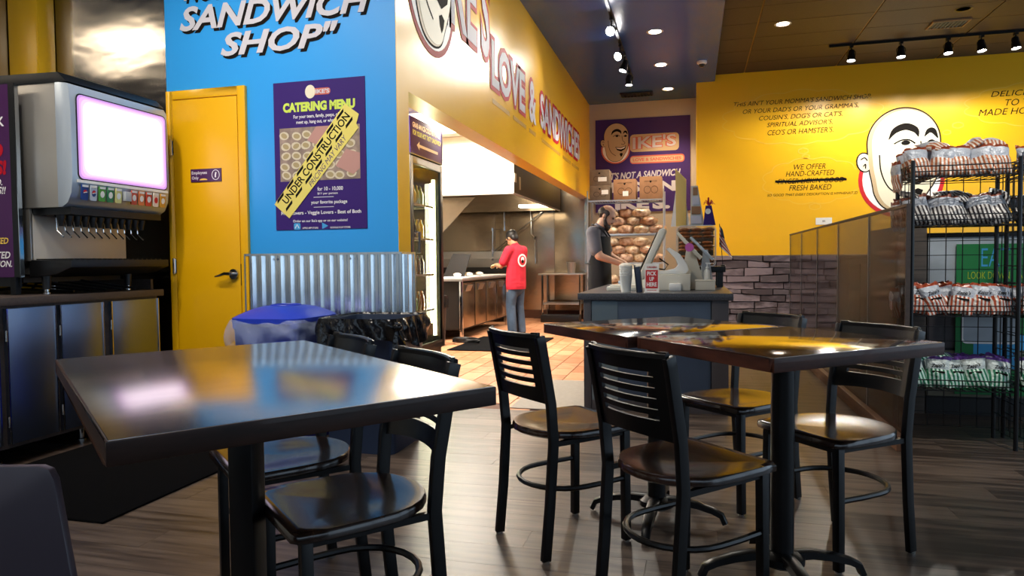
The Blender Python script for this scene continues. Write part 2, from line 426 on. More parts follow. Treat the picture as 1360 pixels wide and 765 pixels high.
M['diffuser'] = mat('lit_diffuser', '#FFFFFF', .5, emit='#FFF0D8', estr=7)
for yy in (5.6, 8.2):
    f = struct('light_fixture', MB().box(-3.35, -2.65, yy - .65, yy + .65, 2.835, 2.859), M['white'], kc)
    struct('diffuser', MB().box(-3.31, -2.69, yy - .61, yy + .61, 2.828, 2.834), M['diffuser'], f)
wa = struct('wall_alcove', MB().box(-1.9, .12, YK, 13.12, 0, 4.02), M['grey_wall'])
struct('steel_panel', MB().box(-1.93, -1.865, 12.75, YK, 0, 2.26), M['steel_warm'], wk)
wy = struct('wall_back', MB().box(.07, 7.6, YW, 13.12, 0, 4.13), M['yellow'])
# stones of the lower wall
bed = struct('mortar_bed', MB().box(.072, 4.6, YW - .012, YW - .0005, 0, 1.16), M['mortar'], wy)
z = 0.0; rr = random.Random(4)
hs = [.085, .12, .1, .09, .13, .1, .115, .095, .11, .125, .1]
k = 1.165 / sum(hs)
zbs = [0]
for h in hs: zbs.append(zbs[-1] + h * k)
def zb(i, x): return zbs[i] + (0 if i in (0, len(hs)) else .017 * math.sin(1.9 * x + i * 1.37) + .011 * math.sin(5.3 * x + i * 2.3))
for ri, h in enumerate(hs):
    h *= k; x = .075
    while x < 4.5:
        L = rr.uniform(.22, .62); L = min(L, 4.55 - x)
        if L < .1: break
        j = lambda q: rr.uniform(-q, q)
        d = rr.uniform(.03, .085); g = .0025
        m = MB(); x1 = x + L
        fz = [(x + g, zb(ri, x) + g), (x1 - g, zb(ri, x1) + g), (x1 - g, zb(ri + 1, x1) - g), (x + g, zb(ri + 1, x) - g)]
        xm = (x + x1) / 2 + j(.04); mid0 = (xm, zb(ri, xm) + g); mid1 = (xm, zb(ri + 1, xm) - g)
        loop = [fz[0], mid0, fz[1], fz[2], mid1, fz[3]]
        cx, cz = (x + x1) / 2, z + h / 2
        front = [(cx + (px - cx) * .965 + j(.004), cz + (pz - cz) * .88 + j(.008)) for px, pz in loop]
        vs = [(px - cx, 0, pz - z) for px, pz in loop] + [(px - cx, -d + j(.012), pz - z) for px, pz in front]
        m.add(vs, [tuple(range(6)), tuple(range(6, 12))[::-1]] + [(i, (i + 1) % 6, (i + 1) % 6 + 6, i + 6) for i in range(6)])
        struct('stone', m, M['stone'], wy, loc=(cx, YW - .011, z), smooth=25)
        x = x1
    z += h

# door with frame in the blue wall
d = struct('door_1', MB().box(-3.567, -3.043, YB - .032, YB - .004, .01, 2.262), M['yellow_door'], bevel=.003)
fr_ = MB().box(-3.625, -3.572, YB - .03, YB - .0005, 0, 2.33).box(-3.038, -2.98, YB - .03, YB - .0005, 0, 2.33).box(-3.572, -3.038, YB - .03, YB - .0005, 2.268, 2.33)
struct('door_frame', fr_, M['yellow_door'], d, bevel=.004)
for z in (1.09, 1.93):
    struct('hinge', MB().tube([(-3.585, YB - .04, z - .055), (-3.585, YB - .04, z + .055)], .009, 8).box(-3.6, -3.57, YB - .036, YB - .03, z - .05, z + .05), M['chrome'], d)
hm = MB().tube([(-3.09, YB - .032, 1.03), (-3.09, YB - .05, 1.03)], .036, 18)
hm.tube([(-3.09, YB - .05, 1.03), (-3.09, YB - .085, 1.03)], .013, 10)
hm.tube([(-3.085, YB - .085, 1.033), (-3.13, YB - .088, 1.035), (-3.18, YB - .083, 1.02), (-3.215, YB - .078, 1.015)], .010, 8, scales=[1.4, 1.2, .9, .6])
struct('handle', hm, M['chrome'], d)
struct('latch_plate', MB().box(-3.041, -3.037, YB - .034, YB - .028, .95, 1.1), M['edge_wood'], d)
# corrugated steel wainscot wrapping the corner
def corr():
    m = MB(); pts = []
    N = 16; x0, x1 = -3.0, -1.80
    n = 16 * 8
    prof = []
    for i in range(n + 1):
        u = i / n; ph = (u * N) % 1
        q = .5 - .5 * math.cos(2 * math.pi * ph); q = min(max((q - .2) / .6, 0), 1)
        prof.append((x0 + u * (x1 - x0), YB - .006 - .022 * q))
    n2 = 24
    for i in range(1, n2 + 1):
        u = i / n2; ph = (u * 3) % 1; q = min(max((.5 - .5 * math.cos(2 * math.pi * ph) - .2) / .6, 0), 1)
        prof.append((XS + .008 + .02 * q + (.036 if i == 0 else 0), YB - .02 + u * (.21)))
    prof[n + 1:n + 1] = [(XS + .03, YB - .028)]
    vs = []
    for z in (0.09, 1.155): vs += [(x, y, z) for x, y in prof]
    k = len(prof); m.add(vs, [(i, i + 1, k + i + 1, k + i) for i in range(k - 1)]); return m
cw = struct('trim_1', corr(), M['galv'], recalc=False, smooth=30)
struct('cap', MB().box(-3.005, XS + .034, YB - .034, YB - .001, 1.155, 1.17).box(XS + .003, XS + .034, YB - .001, 4.4, 1.155, 1.17).box(-3.012, -3.0, YB - .034, YB - .001, 0, 1.17).box(XS + .02, XS + .034, YB - .036, YB - .02, .09, 1.16), M['galv'], cw)
struct('cap', MB().box(XS + .004, XS + .03, 4.392, 4.41, 0.0, 1.17), M['galv'], cw)
for x in (-2.75, -2.2): struct('screw', MB().lathe([(0, 0), (.008, .0), (.006, .006), (0, .008)], (0, 0, 0), 8), M['chrome'], cw, loc=(x, YB - .03, 1.13), rot=(R(90), 0, 0))
struct('baseboard_front', MB().box(-2.975, XS + .03, YB - .03, YB - .001, 0, .088), M['black_plastic'])
# rear and right storefront with window openings (behind and beside the camera)
def windows(name, axis, c, t, lo, hi, n, z0=.35, z1=3.3):
    m = MB()
    def b(a0, a1, q0, q1):
        m.box(*((a0, a1, c, c + t) if axis == 'x' else (c, c + t, a0, a1)), q0, q1)
    b(lo, hi, 0, z0); b(lo, hi, z1, 4.3)
    st = (hi - lo) / n
    for i in range(n + 1): b(max(lo, lo + i * st - .1), min(hi, lo + i * st + .1), z0, z1)
    struct(name, m, M['counter_trim'])
windows('wall_rear', 'x', -3.62, .12, -5.1, 7.6, 4, 1.5, 2.5)
windows('wall_right', 'y', 7.5, .12, -3.5, 11.9, 5)

# ================================================================ dining furniture
def plate_grid(P, us, vs_, solid, th):
    """thin shell with holes: P(u,v,side)->point, cells flagged solid"""
    m = MB(); nu, nv = len(us) - 1, len(vs_) - 1; idx = {}
    V = []
    def vid(i, j, s):
        if (i, j, s) not in idx: idx[(i, j, s)] = len(V); V.append(P(us[i], vs_[j], s))
        return idx[(i, j, s)]
    F = []
    ok = lambda i, j: 0 <= i < nu and 0 <= j < nv and solid(i, j)
    for i in range(nu):
        for j in range(nv):
            if not ok(i, j): continue
            q = [(i, j), (i + 1, j), (i + 1, j + 1), (i, j + 1)]
            F.append(tuple(vid(*c, 0) for c in q)); F.append(tuple(vid(*c, 1) for c in q[::-1]))
            for (a, b), nb in (((0, 1), (i, j - 1)), ((1, 2), (i + 1, j)), ((2, 3), (i, j + 1)), ((3, 0), (i - 1, j))):
                if not ok(*nb): F.append((vid(*q[a], 0), vid(*q[b], 0), vid(*q[b], 1), vid(*q[a], 1)))
    return m.add(V, F)
def seat_outline(n=10):
    pts = [(-.175, .205), (.175, .205)]
    pts += [(.196, .19), (.203, .12), (.203, .02)]
    for i in range(n + 1):
        a = R(-10 - 160 * i / n); pts.append((.2 * math.cos(a), -.03 + .185 * math.sin(a)))
    pts += [(-.203, .02), (-.203, .12), (-.196, .19)]
    return pts
def make_chair(label, group='black slat-back chairs around the tables'):
    t = thing('dining_chair', label, 'chair', group=None)
    o = seat_outline(); n = len(o); m = MB()
    prof = [(.93, .438), (1, .446), (1, .462), (.975, .470), (.85, .470), (.55, .463), (.25, .459)]
    vs = []
    for s, z in prof: vs += [(x * s, (y - 0) * s, z) for x, y in o]
    vs.append((0, 0, .458)); fs = [(j * n + i, j * n + (i + 1) % n, (j + 1) * n + (i + 1) % n, (j + 1) * n + i) for j in range(len(prof) - 1) for i in range(n)]
    L = (len(prof) - 1) * n; fs += [(L + i, L + (i + 1) % n, len(vs) - 1) for i in range(n)]; fs.append(tuple(range(n))[::-1]); m.add(vs, fs)
    part(t, 'seat', m, M['seat_wood'], smooth=50)
    for s in (-1, 1):
        part(t, 'leg', MB().bar([(s * .168, .165, 0.006), (s * .162, .165, .438)], .03, .03, up=(0, 1, 0)), M['black_metal'], bevel=.004)
        pth = [(s * .166, -.215, .006), (s * .166, -.195, .2), (s * .168, -.178, .44), (s * .17, -.19, .58), (s * .172, -.232, .80), (s * .172, -.24, .83)]
        part(t, 'leg', MB().bar(pth, .022, .036, up=(1, 0, 0)) if 0 else MB().sweep(pth, [(-.011, -.018), (.011, -.018), (.011, .018), (-.011, .018)], up=(0, 1, 0)), M['black_metal'], bevel=.003)
        for yy in (.165, -.215): part(t, 'glide', MB().lathe([(.013, 0), (.014, .008)], (s * .167, yy, 0), 10), M['steel_brushed'])
    # hoop stretcher
    hp = [(-.165, .165, .25), (-.17, .05, .25)] + [(.165 * math.cos(R(180 + 180 * i / 12)) * 1.02, -.03 + .165 * math.sin(R(180 + 180 * i / 12)), .25) for i in range(13)] + [(.17, .05, .25), (.165, .165, .25)]
    part(t, 'stretcher', MB().tube(hp, .0105, 8), M['black_metal'])
    part(t, 'seat_frame', MB().bar([(-.16, .165, .43), (.16, .165, .43)], .02, .02).bar([(-.16, .16, .43), (-.165, -.17, .43)], .018, .018).bar([(.16, .16, .43), (.165, -.17, .43)], .018, .018), M['black_metal'])
    # slotted back panel
    zb = [.578, .64, .655, .672, .687, .704, .719, .736, .751, .768, .783, .822, .834]
    us = [-1, -.86, -.74, -.72, -.68, -.5, -.25, 0, .25, .5, .68, .72, .74, .86, 1]
    def P(u, z, s):
        x = u * .168; bow = -.034 * (1 - u * u)
        zz = (z - .58) / .25; yb = -.19 - .05 * max(min(zz, 1.05), 0) + bow
        return (x, yb + (.006 if s else -.006), z + (0.010 * (abs(u) > .8) if z > .83 else 0) + (.010 * (1 - u * u) if z < .6 else 0))
    slots = {1, 3, 5, 7, 9}
    def solid(i, j):
        if j not in slots: return True
        um = (us[i] + us[i + 1]) / 2
        return abs(um) > .72
    part(t, 'backrest', plate_grid(P, us, zb, solid, .012), M['black_metal'], smooth=35)
    part(t, 'top_rail', MB().sweep([(u * .168, -.243 - .034 * (1 - u * u), .832) for u in [-1, -.8, -.5, 0, .5, .8, 1]], [(-.011, -.007), (.011, -.007), (.011, .005), (.006, .008), (-.006, .008), (-.011, .005)]), M['black_metal'])
    return t
ch0 = make_chair('black slotted-back dining chair standing apart, nearest the orange tiled floor')
spots = [  # x, y, facing angle (of +y) in degrees from +X
    (-.485, 2.69, 46, None),
    (-.02, 2.24, 46, 'black slotted-back chair in front, tucked under the near side of the double table'),
    (.20, 3.31, 226, 'black slotted-back chair behind the double table, seat lit gold, nearer the counter'),
    (.52, 2.815, 219, 'black slotted-back chair at the right end of the double table, beside the chip rack'),
    (-.905, 1.67, 229, 'black chair with blue-reflecting seat, right of the square table column and nearest the camera'),
    (-1.32, 2.02, 229, 'black chair behind the column of the steel-topped table, in front of the blue bin')]
for i, (x, y, a, lb) in enumerate(spots):
    c = ch0 if i == 0 else copy_tree(ch0)
    c.location = (x, y, 0); c.rotation_euler.z = R(a - 90)
    if lb: c['label'] = lb
    c['group'] = 'black dining chairs around the tables'

def make_table(label, loc, ang, L, Sx, h, mtop, medge, arms, feet_rot, square=False, L_arm=.28):
    t = thing('dining_table', label, 'table', loc, R(ang), 'walnut-edged dining tables')
    th = .042
    part(t, 'table_top', MB().box(-L / 2 + .004, L / 2 - .004, -Sx / 2 + .004, Sx / 2 - .004, h - .03, h), mtop, bevel=.0015)
    e = MB()
    for a, b in (((-L / 2, L / 2), (-Sx / 2, -Sx / 2 + .02)), ((-L / 2, L / 2), (Sx / 2 - .02, Sx / 2)), ((-L / 2, -L / 2 + .02), (-Sx / 2 + .02, Sx / 2 - .02)), ((L / 2 - .02, L / 2), (-Sx / 2 + .02, Sx / 2 - .02))):
        e.box(*a, *b, h - th, h - .0008)
    part(t, 'edge_band', e, medge, bevel=.003)
    part(t, 'mounting_plate', MB().box(-.2, .2, -.03, .03, h - .062, h - .032).box(-.03, .03, -.17, .17, h - .062, h - .032), M['black_metal'])
    if square: part(t, 'column', MB().box(-.033, .033, -.033, .033, .05, h - .06), M['black_metal'], rot=(0, 0, R(feet_rot - ang)), bevel=.006)
    else: part(t, 'column', MB().lathe([(.055, .05), (.05, .075), (.0385, .085), (.0385, h - .07), (.05, h - .06)], n=24), M['black_metal'])
    part(t, 'hub', MB().lathe([(.06, .055), (.075, .062), (.075, .085), (.05, .1)], n=24), M['black_metal'])
    for k in range(4):
        a = R(feet_rot - ang + 90 * k); c, s = math.cos(a), math.sin(a)
        pts = [(.03, .085), (.10, .088), (.17, .078), (L_arm - .05, .062), (L_arm - .015, .045), (L_arm, .012)]
        part(t, 'foot', MB().sweep([(r * c, r * s, z) for r, z in pts], [(-.022, -.012), (.022, -.012), (.02, .01), (.01, .014), (-.01, .014), (-.02, .01)], scales=[1.15, 1.1, 1, .9, .85, .8]), M['black_metal'], smooth=50)
    return t
make_table('near left dining table with shiny steel-like top mirroring the lit drink machine', (-1.109, 1.524, 0), 51.3, .744, 1.183, .827, M['top_steel'], M['edge_wood'], 4, 5, square=True)
make_table('near half of the double table on the right, worn walnut edge mirroring yellow', (.30, 2.49, 0), 40.5, .75, .63, .827, M['top_wood'], M['edge_wood_red'], 4, 15)
make_table('far half of the double table on the right, beside the order counter', (-.145, 2.957, 0), 40.5, .74, .63, .827, M['top_wood'], M['edge_wood_red'], 4, -6)

# chair with a solid back at the lower left corner
t = thing('panel_back_chair', 'grey smooth panel-back chair cut off by the lower left corner', 'chair', (-1.225, .852, 0), R(194.6))
M['panel_back'] = mat('dark_mauve_grey_panel', '#4A4048', .38)
def rr_poly(x0, x1, y0, y1, r, n=5):
    out = []
    for cx, cy, a in ((x1 - r, y1 - r, 0), (x0 + r, y1 - r, 90), (x0 + r, y0 + r, 180), (x1 - r, y0 + r, 270)):
        out += [(cx + r * math.cos(R(a + 90 * i / n)), cy + r * math.sin(R(a + 90 * i / n))) for i in range(n + 1)]
    return out
bk = MB().prism([(-.255, 0), (.255, 0), (.195, .31), (.186, .327), (.17, .333), (-.17, .333), (-.186, .327), (-.195, .31)], 'y', -.009, .009)
part(t, 'backrest', bk, M['panel_back'], loc=(0, 0, .43), rot=(R(4), 0, 0), bevel=.003)
part(t, 'seat', MB().prism(rr_poly(-.2, .2, .02, .40, .05), 'z', .43, .455), M['seat_wood'], bevel=.004)
for x in (-.17, .17):
    part(t, 'leg', MB().bar([(x, .03, 0), (x, .03, .43)], .03, .03), M['black_metal'], bevel=.003)
    part(t, 'leg', MB().bar([(x, .37, 0), (x, .37, .43)], .03, .03), M['black_metal'], bevel=.003)
    part(t, 'back_post', MB().bar([(x, .012, .43), (x, -.012, .6)], .02, .014), M['black_metal'])

# mats
solo('floor_mat', MB().box(-3.55, -2.42, 2.35, 4.02, .001, .012), M['black_rubber'], 'black carpet mat on the wood floor before the drink counter', 'mat', bevel=.004)
M['grey_mat'] = mat('grey_threshold_mat', '#8C8378', .7, noise=((30, 30, 30), .06))
solo('threshold_mat', MB().box(-1.32, -.775, 4.95, 6.2, .001, .008), M['grey_mat'], 'smooth grey floor mat left of the order counter', 'mat')
solo('kitchen_mat', MB().box(-2.95, -1.9, 8.05, 9.6, .001, .014), M['black_rubber'], 'black anti-fatigue mat on the orange tiles under the worker in red', 'mat', bevel=.006)

# ================================================================ waste bins
def bin_(label, x0, x1, y0, y1, h, body, liner, name, lidded):
    cx, cy = (x0 + x1) / 2, (y0 + y1) / 2; wx, wy_ = (x1 - x0) / 2, (y1 - y0) / 2
    t = thing('waste_bin', label, 'bin', (cx, cy, 0), 0)
    m = MB()
    def ring(s, z, r=.05): return [(x, y, z) for x, y in rr_poly(-wx * s, wx * s, -wy_ * s, wy_ * s, r, 4)]
    rings = [ring(.88, 0), ring(.88, .02), ring(.97, h - .05), ring(1, h - .04), ring(1, h), ring(.93, h), ring(.9, h - .05), ring(.85, .05)]
    k = len(rings[0]); vs = sum(rings, [])
    m.add(vs, [(j * k + i, j * k + (i + 1) % k, (j + 1) * k + (i + 1) % k, (j + 1) * k + i) for j in range(len(rings) - 1) for i in range(k)] + [tuple(range(k))[::-1], tuple((len(rings) - 1) * k + i for i in range(k))])
    part(t, 'body', m, body)
    # liner turned over the rim
    rg = random.Random(len(label)); m = MB()
    nz = 12; K = 120
    def base(a):
        c, s = math.cos(a), math.sin(a); q = 1 / max(abs(c) ** 9 + abs(s) ** 9, 1e-6) ** (1 / 9)
        return c * q, s * q
    offs = [[rg.uniform(-1, 1) for _ in range(K)] for _ in range(nz + 1)]
    fr = [(rg.choice((5, 7, 9, 11, 16)), rg.uniform(0, 6), rg.uniform(-6, 6)) for _ in range(6)]
    sm = lambda a, v: sum(math.sin(f * a + p + q * v) for f, p, q in fr) * .5 * min(v * 2.5, 1)
    vs = []
    for j in range(nz + 1):
        v = j / nz
        for i in range(K):
            a = 2 * math.pi * i / K; bx, by = base(a)
            drop = .15 + .03 * math.sin(3 * a + 1) + .012 * math.sin(7 * a)
            z = h + .012 - v * drop; out = .012 + (.03 if lidded else .012) * math.sin(min(v * 2.4, 3.0)) + .010 * sm(a, v)
            vs.append((bx * (wx + out), by * (wy_ + out), z))
    inner = [(base(2 * math.pi * i / K)[0] * wx * .86, base(2 * math.pi * i / K)[1] * wy_ * .86, h - .08) for i in range(K)]
    vs = inner + vs
    m.add(vs, [(j * K + i, j * K + (i + 1) % K, (j + 1) * K + (i + 1) % K, (j + 1) * K + i) for j in range(nz + 1) for i in range(K)])
    part(t, 'liner', m, liner, recalc=False, smooth=60)
    return t
t = bin_('blue recycling bin with a clear liner below its blue lid', -2.69, -2.23, 3.56, 4.06, .755, M['bin_blue'], M['liner_clear'], 'blue', True)
# blue lid: raised in the middle with an oval hole
def lid(u, v):
    a = 2 * math.pi * u; c, s = math.cos(a), math.sin(a); q = 1 / (abs(c) ** 5 + abs(s) ** 5) ** .2
    r = .30 + .70 * v
    x, y = (.25 * c * (q * v + (1 - v)) * r, .27 * s * (q * v + (1 - v)) * r)
    return (x, y, .775 + .066 * (1 - v ** 2.2))
m = MB().grid(lid, 32, 8, True)
m.grid(lambda u, v: (lid(u, 1)[0], lid(u, 1)[1], .775 - .03 * v), 32, 1, True)
m.grid(lambda u, v: (lid(u, 0)[0] * (1 - .0 * v), lid(u, 0)[1], .841 - .05 * v), 32, 1, True)
part(t, 'lid', m, M['bin_blue'], recalc=False, smooth=50)
part(t, 'lid_hole_ring', MB().tube([(.088 * math.cos(R(15 * i)), .088 * math.sin(R(15 * i)), .842) for i in range(24)], .006, 6, closed=True), M['bin_blue'])
t = bin_('navy bin with a black bag folded over the rim and knotted at the right', -2.10, -1.62, 3.56, 4.06, .77, M['bin_navy'], M['liner_black'], 'black', False)
kn = MB().ball((0, 0, 0), .028, 10, 7)
for dx, dz, w_ in ((.035, -.11, .03), (-.01, -.13, .026), (.05, -.07, .02)):
    kn.sweep([(0, 0, 0), (dx * .5, -.01, dz * .4), (dx, -.015, dz)], [(-w_ * .5, -.006), (w_ * .5, -.006), (w_ * .5, .006), (-w_ * .5, .006)], scales=[.5, 1, 1.3])
part(t, 'knot', kn, M['liner_black'], loc=(.275, -.27, .74))
# ================================================================ drink station
t = thing('drink_counter', 'steel-doored counter with brown top under the drink machine', 'counter', (-4.2, 3.2, 0))
ox, oy = -4.2, 3.2
def B(x0, x1, y0, y1, z0, z1): return MB().box(x0 - ox, x1 - ox, y0 - oy, y1 - oy, z0, z1)
part(t, 'countertop', B(-4.88, -3.57, 2.0, 4.04, .885, .93), M['laminate_brown'], bevel=.005)
part(t, 'backsplash', B(-4.58, -3.66, 4.02, 4.04, .93, 1.0), M['laminate_brown'])
part(t, 'body', B(-4.88, -3.625, 2.02, 4.035, .1, .884), M['laminate_brown'])
for y0, y1 in ((2.20, 2.55), (2.60, 2.87), (2.915, 3.215), (3.245, 3.555), (3.615, 4.02)):
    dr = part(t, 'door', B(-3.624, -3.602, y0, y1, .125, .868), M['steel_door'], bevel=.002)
    ed = MB().box(-3.602 - ox, -3.597 - ox, y0 - oy, y0 - oy + .008, .125, .868).box(-3.602 - ox, -3.597 - ox, y1 - oy - .008, y1 - oy, .125, .868)
    part(dr, 'edge_trim', ed, M['chrome'])
    for z in (.25, .72): part(dr, 'hinge', MB().tube([(-3.597 - ox, y0 - oy - .008, z - .03), (-3.597 - ox, y0 - oy - .008, z + .03)], .006, 6), M['chrome'])
for y in (2.3, 2.95, 3.5, 3.97):
    for x in (-3.75, -4.7): part(t, 'foot', MB().lathe([(.03, 0), (.03, .006), (.018, .01), (.018, .1)], (x - ox, y - oy, 0), 12), M['chrome'])

t = thing('drink_dispenser', 'big steel self-serve drink machine with glowing pink-white front panel', 'drink machine', (-3.85, 3.6, .93))
ox, oy, oz = -3.85, 3.6, .93
def Bz(x0, x1, y0, y1, z0, z1): return MB().box(x0 - ox, x1 - ox, y0 - oy, y1 - oy, z0 - oz, z1 - oz)
Ya, Yb = 3.22, 3.98
# hooded upper body, profile in x-z extruded along y
pr = [(-4.45, 1.44), (-3.56, 1.44), (-3.56, 2.17), (-4.45, 2.17)]
part(t, 'cabinet', MB().prism([(x - ox, z - oz) for x, z in pr], 'y', Ya - oy + .006, Yb - oy - .006), M['steel_brushed'], bevel=.004)
# bezel wrapping the front: curved below
pts = [(-3.56, 2.165), (-3.475, 2.15), (-3.458, 2.12), (-3.45, 2.0), (-3.45, 1.62), (-3.462, 1.52), (-3.49, 1.465), (-3.53, 1.44), (-3.56, 1.44)]
part(t, 'front_bezel', MB().prism([(x - ox, z - oz) for x, z in pts], 'y', Ya - oy, Yb - oy), M['silver_plastic'], bevel=.005, smooth=50)
part(t, 'top_cover', MB().prism([(-4.46 - ox, 2.168 - oz), (-3.47 - ox, 2.158 - oz), (-3.53 - ox, 2.215 - oz), (-4.4 - ox, 2.235 - oz)], 'y', Ya - oy - .004, Yb - oy - .004), M['black_plastic'], bevel=.004)
M['screen'] = mat('lit_menu_screen', '#FFFFFF', .3, emit='#FFE9FF', estr=2.2)
M['screen_edge'] = mat('pink_lit_edge', '#000000', .3, emit='#D8A0EC', estr=.6)
FD = Fr((-3.449, 3.6, 0), (0, 1, 0), (0, 0, 1))
part(t, 'screen_gasket', plate(FD, rr_poly(Ya - 3.6 + .035, Yb - 3.6 - .02, 1.6, 2.10, .035), 0, .003), M['black_plastic'], loc=(-ox, -oy, -oz))
part(t, 'screen', plate(FD, rr_poly(Ya - 3.6 + .042, Yb - 3.6 - .027, 1.607, 2.093, .03), .0032, .001), M['screen_edge'], loc=(-ox, -oy, -oz))
for k, (c, e) in enumerate((('#E2A8F2', .8), ('#EDC0FA', .85), ('#F6D8FF', .95), ('#FFECFF', 1.2))):
    i_ = .012 + .012 * k
    part(t, 'screen', plate(FD, rr_poly(Ya - 3.6 + .042 + i_, Yb - 3.6 - .027 - i_, 1.607 + i_ * .8, 2.093 - i_ * .8, .03 + .012 * k), .0044 + .0008 * k, .0006), mat('pink_white_backlight', '#000000', .3, emit=c, estr=e), loc=(-ox, -oy, -oz))
part(t, 'screen_ledge', Bz(-3.45, -3.444, Ya + .03, Yb - .02, 1.583, 1.6), M['white'])
cols = ['#1E3F86', '#B9C6D6', '#4E9A3A', '#2F7A4C', '#D9D48A', None, '#C8503A', '#D87A4A', '#C8402E', '#E8D8C8', '#D59A34']
TM = {}
for i, c in enumerate(cols):
    y = Ya + .075 + i * .0615
    if c is None:
        part(t, 'spout_block', MB().obox((-3.44 - ox, y - oy, 1.53 - oz), (.03, .05, .06)), M['grey_plastic'], bevel=.006); continue
    TM[i] = mat('flavour_print', c, .4)
    q = Fr((-3.4495, y, 1.53), (0, 1, 0), Vector((.10, 0, 1)))
    b = part(t, 'flavour_button', plate(q, rr_poly(-.023, .023, -.045, .045, .006, 3), 0, .007), TM[i], loc=(-ox, -oy, -oz))
    part(b, 'button_tab', plate(q, [(-.021, .03), (.021, .03), (.021, .043), (-.021, .043)], .0075, .001), M['white'])
    part(b, 'roundel', plate(q, ell(0, -.002, .015, .02, 14), .0075, .0008), M['white'] if i not in (0, 1, 9) else (M['red'] if i == 9 else TM[0]))
    if i in (0, 1):
        part(b, 'roundel', plate(q, ell(0, -.002, .013, .017, 10, 0, 180, 15), .009, .0006), M['red'])
        part(b, 'roundel', stroke(q, [(-.013, -.004), (0, 0), (.013, .002)], .005, .0098, .0005), M['white'])
part(t, 'nozzle_rail', Bz(-3.78, -3.5, Ya + .03, Yb - .03, 1.40, 1.44), M['black_plastic'])
for i in range(12):
    y = Ya + .07 + i * .056
    n = part(t, 'nozzle', MB().lathe([(.024, 0), (.026, -.03), (.017, -.06), (.013, -.085)], (-3.62 - ox, y - oy, 1.42 - oz), 12), M['black_plastic'])
    part(n, 'lever', MB().tube([(-3.66 - ox, y - oy, 1.40 - oz), (-3.655 - ox, y - oy + .004, 1.31 - oz), (-3.615 - ox, y - oy + .008, 1.27 - oz)], .0045, 6), M['chrome'])
part(t, 'back_panel', Bz(-3.80, -3.785, Ya + .02, Yb - .04, 1.13, 1.41), mat('satin_back_panel', '#CFC8BC', .42, .45))
part(t, 'side_panel', Bz(-4.4, -3.785, Ya + .01, Ya + .026, 1.13, 1.45), M['steel_brushed'])
part(t, 'lower_body', Bz(-4.4, -3.80, Ya + .03, Yb - .03, 1.05, 1.44), M['steel_brushed'])
tr = MB().prism([(-3.80 - ox, 1.135 - oz), (-3.49 - ox, 1.135 - oz), (-3.49 - ox, 1.09 - oz), (-3.60 - ox, 1.05 - oz), (-3.80 - ox, 1.03 - oz)], 'y', Ya - oy + .01, Yb - oy + .02)
part(t, 'drip_tray', tr, M['black_plastic'], bevel=.004)
gr = MB()
for i in range(18): gr.box(-3.78 - ox, -3.51 - ox, Ya + .04 + i * .04 - oy, Ya + .055 + i * .04 - oy, 1.136 - oz, 1.142 - oz)
part(t, 'drip_grille', gr, M['black_metal'])
part(t, 'base', Bz(-4.4, -3.86, Ya + .02, Yb - .02, 1.0, 1.05), M['black_plastic'])
for x in (-3.72, -4.35):
    for y in (Ya + .05, Yb - .1):
        f = part(t, 'leg', MB().lathe([(.022, .03), (.027, .13)], (x - ox, y - oy, 0), 14), M['black_plastic'])
        part(f, 'leg_foot', MB().lathe([(.02, .001), (.02, .012), (.014, .016), (.014, .03)], (x - ox, y - oy, 0), 14), M['chrome'])
# purple notice board beside the machine
t = thing('notice_board', 'tall purple notice board with white and red lettering, at the left edge', 'sign', (-4.1, 3.17, 1.03))
part(t, 'board', MB().box(-.42, .285, -.02, .0, .005, 1.12), M['purple_maroon'])
part(t, 'edge', MB().box(.285, .33, -.022, .0, .005, 1.12), M['black_plastic'])
part(t, 'edge_strip', MB().box(.33, .335, -.024, .0, .005, 1.12), M['chrome'])
part(t, 'support', MB().box(-.38, .30, .0, .012, -.05, 1.0), M['black_plastic'])
part(t, 'support', MB().box(.25, .29, -.02, .012, -.098, .006), M['black_metal'])
F = Fr((-4.1, 3.149, 1.03), (1, 0, 0), (0, 0, 1))
def nb(txt, x1, z, h, m, bold=.02, sh=.25, wd=None):
    a = text_mesh(txt, bold, sh)[2] * h; o = text(t, F, txt, (x1 - a, x1, z, z + h), m, .001, bold, sh); o.location = (4.1, -3.17, -1.03)
nb('DRINK', .25, .88, .055, M['letter_white'], .03, 0)
nb('AND', .235, .70, .085, M['letter_red'], .05, .1)
nb('DOGS!', .255, .60, .085, M['letter_red'], .05, .1)
nb('FED.', .22, .54, .038, M['letter_white'])
nb('OOPS!!', .245, .49, .042, M['letter_white'])
nb('UNLIMITED', .25, .20, .036, M['letter_gold'])
nb('LIMITED', .26, .115, .04, M['letter_white'])
nb('COMBINATION.', .27, .065, .038, M['letter_white'])
# cables under the board
cb = MB(); rg = random.Random(3)
for i in range(5):
    y = 3.0 + i * .07; cb.tube([(-.35 + i * .05, y - 3.1, .012), (-.1, y - 3.12 + rg.uniform(-.05, .05), .03 + .02 * i), (.15, y - 3.08, .02 + .012 * i), (.32, y - 3.05 + .05 * i, .012)], .008, 6)
solo('cable_bundle', cb, M['black_plastic'], 'tangle of black cables on the counter under the drink machine', 'cables', (-3.98, 3.45, .931))
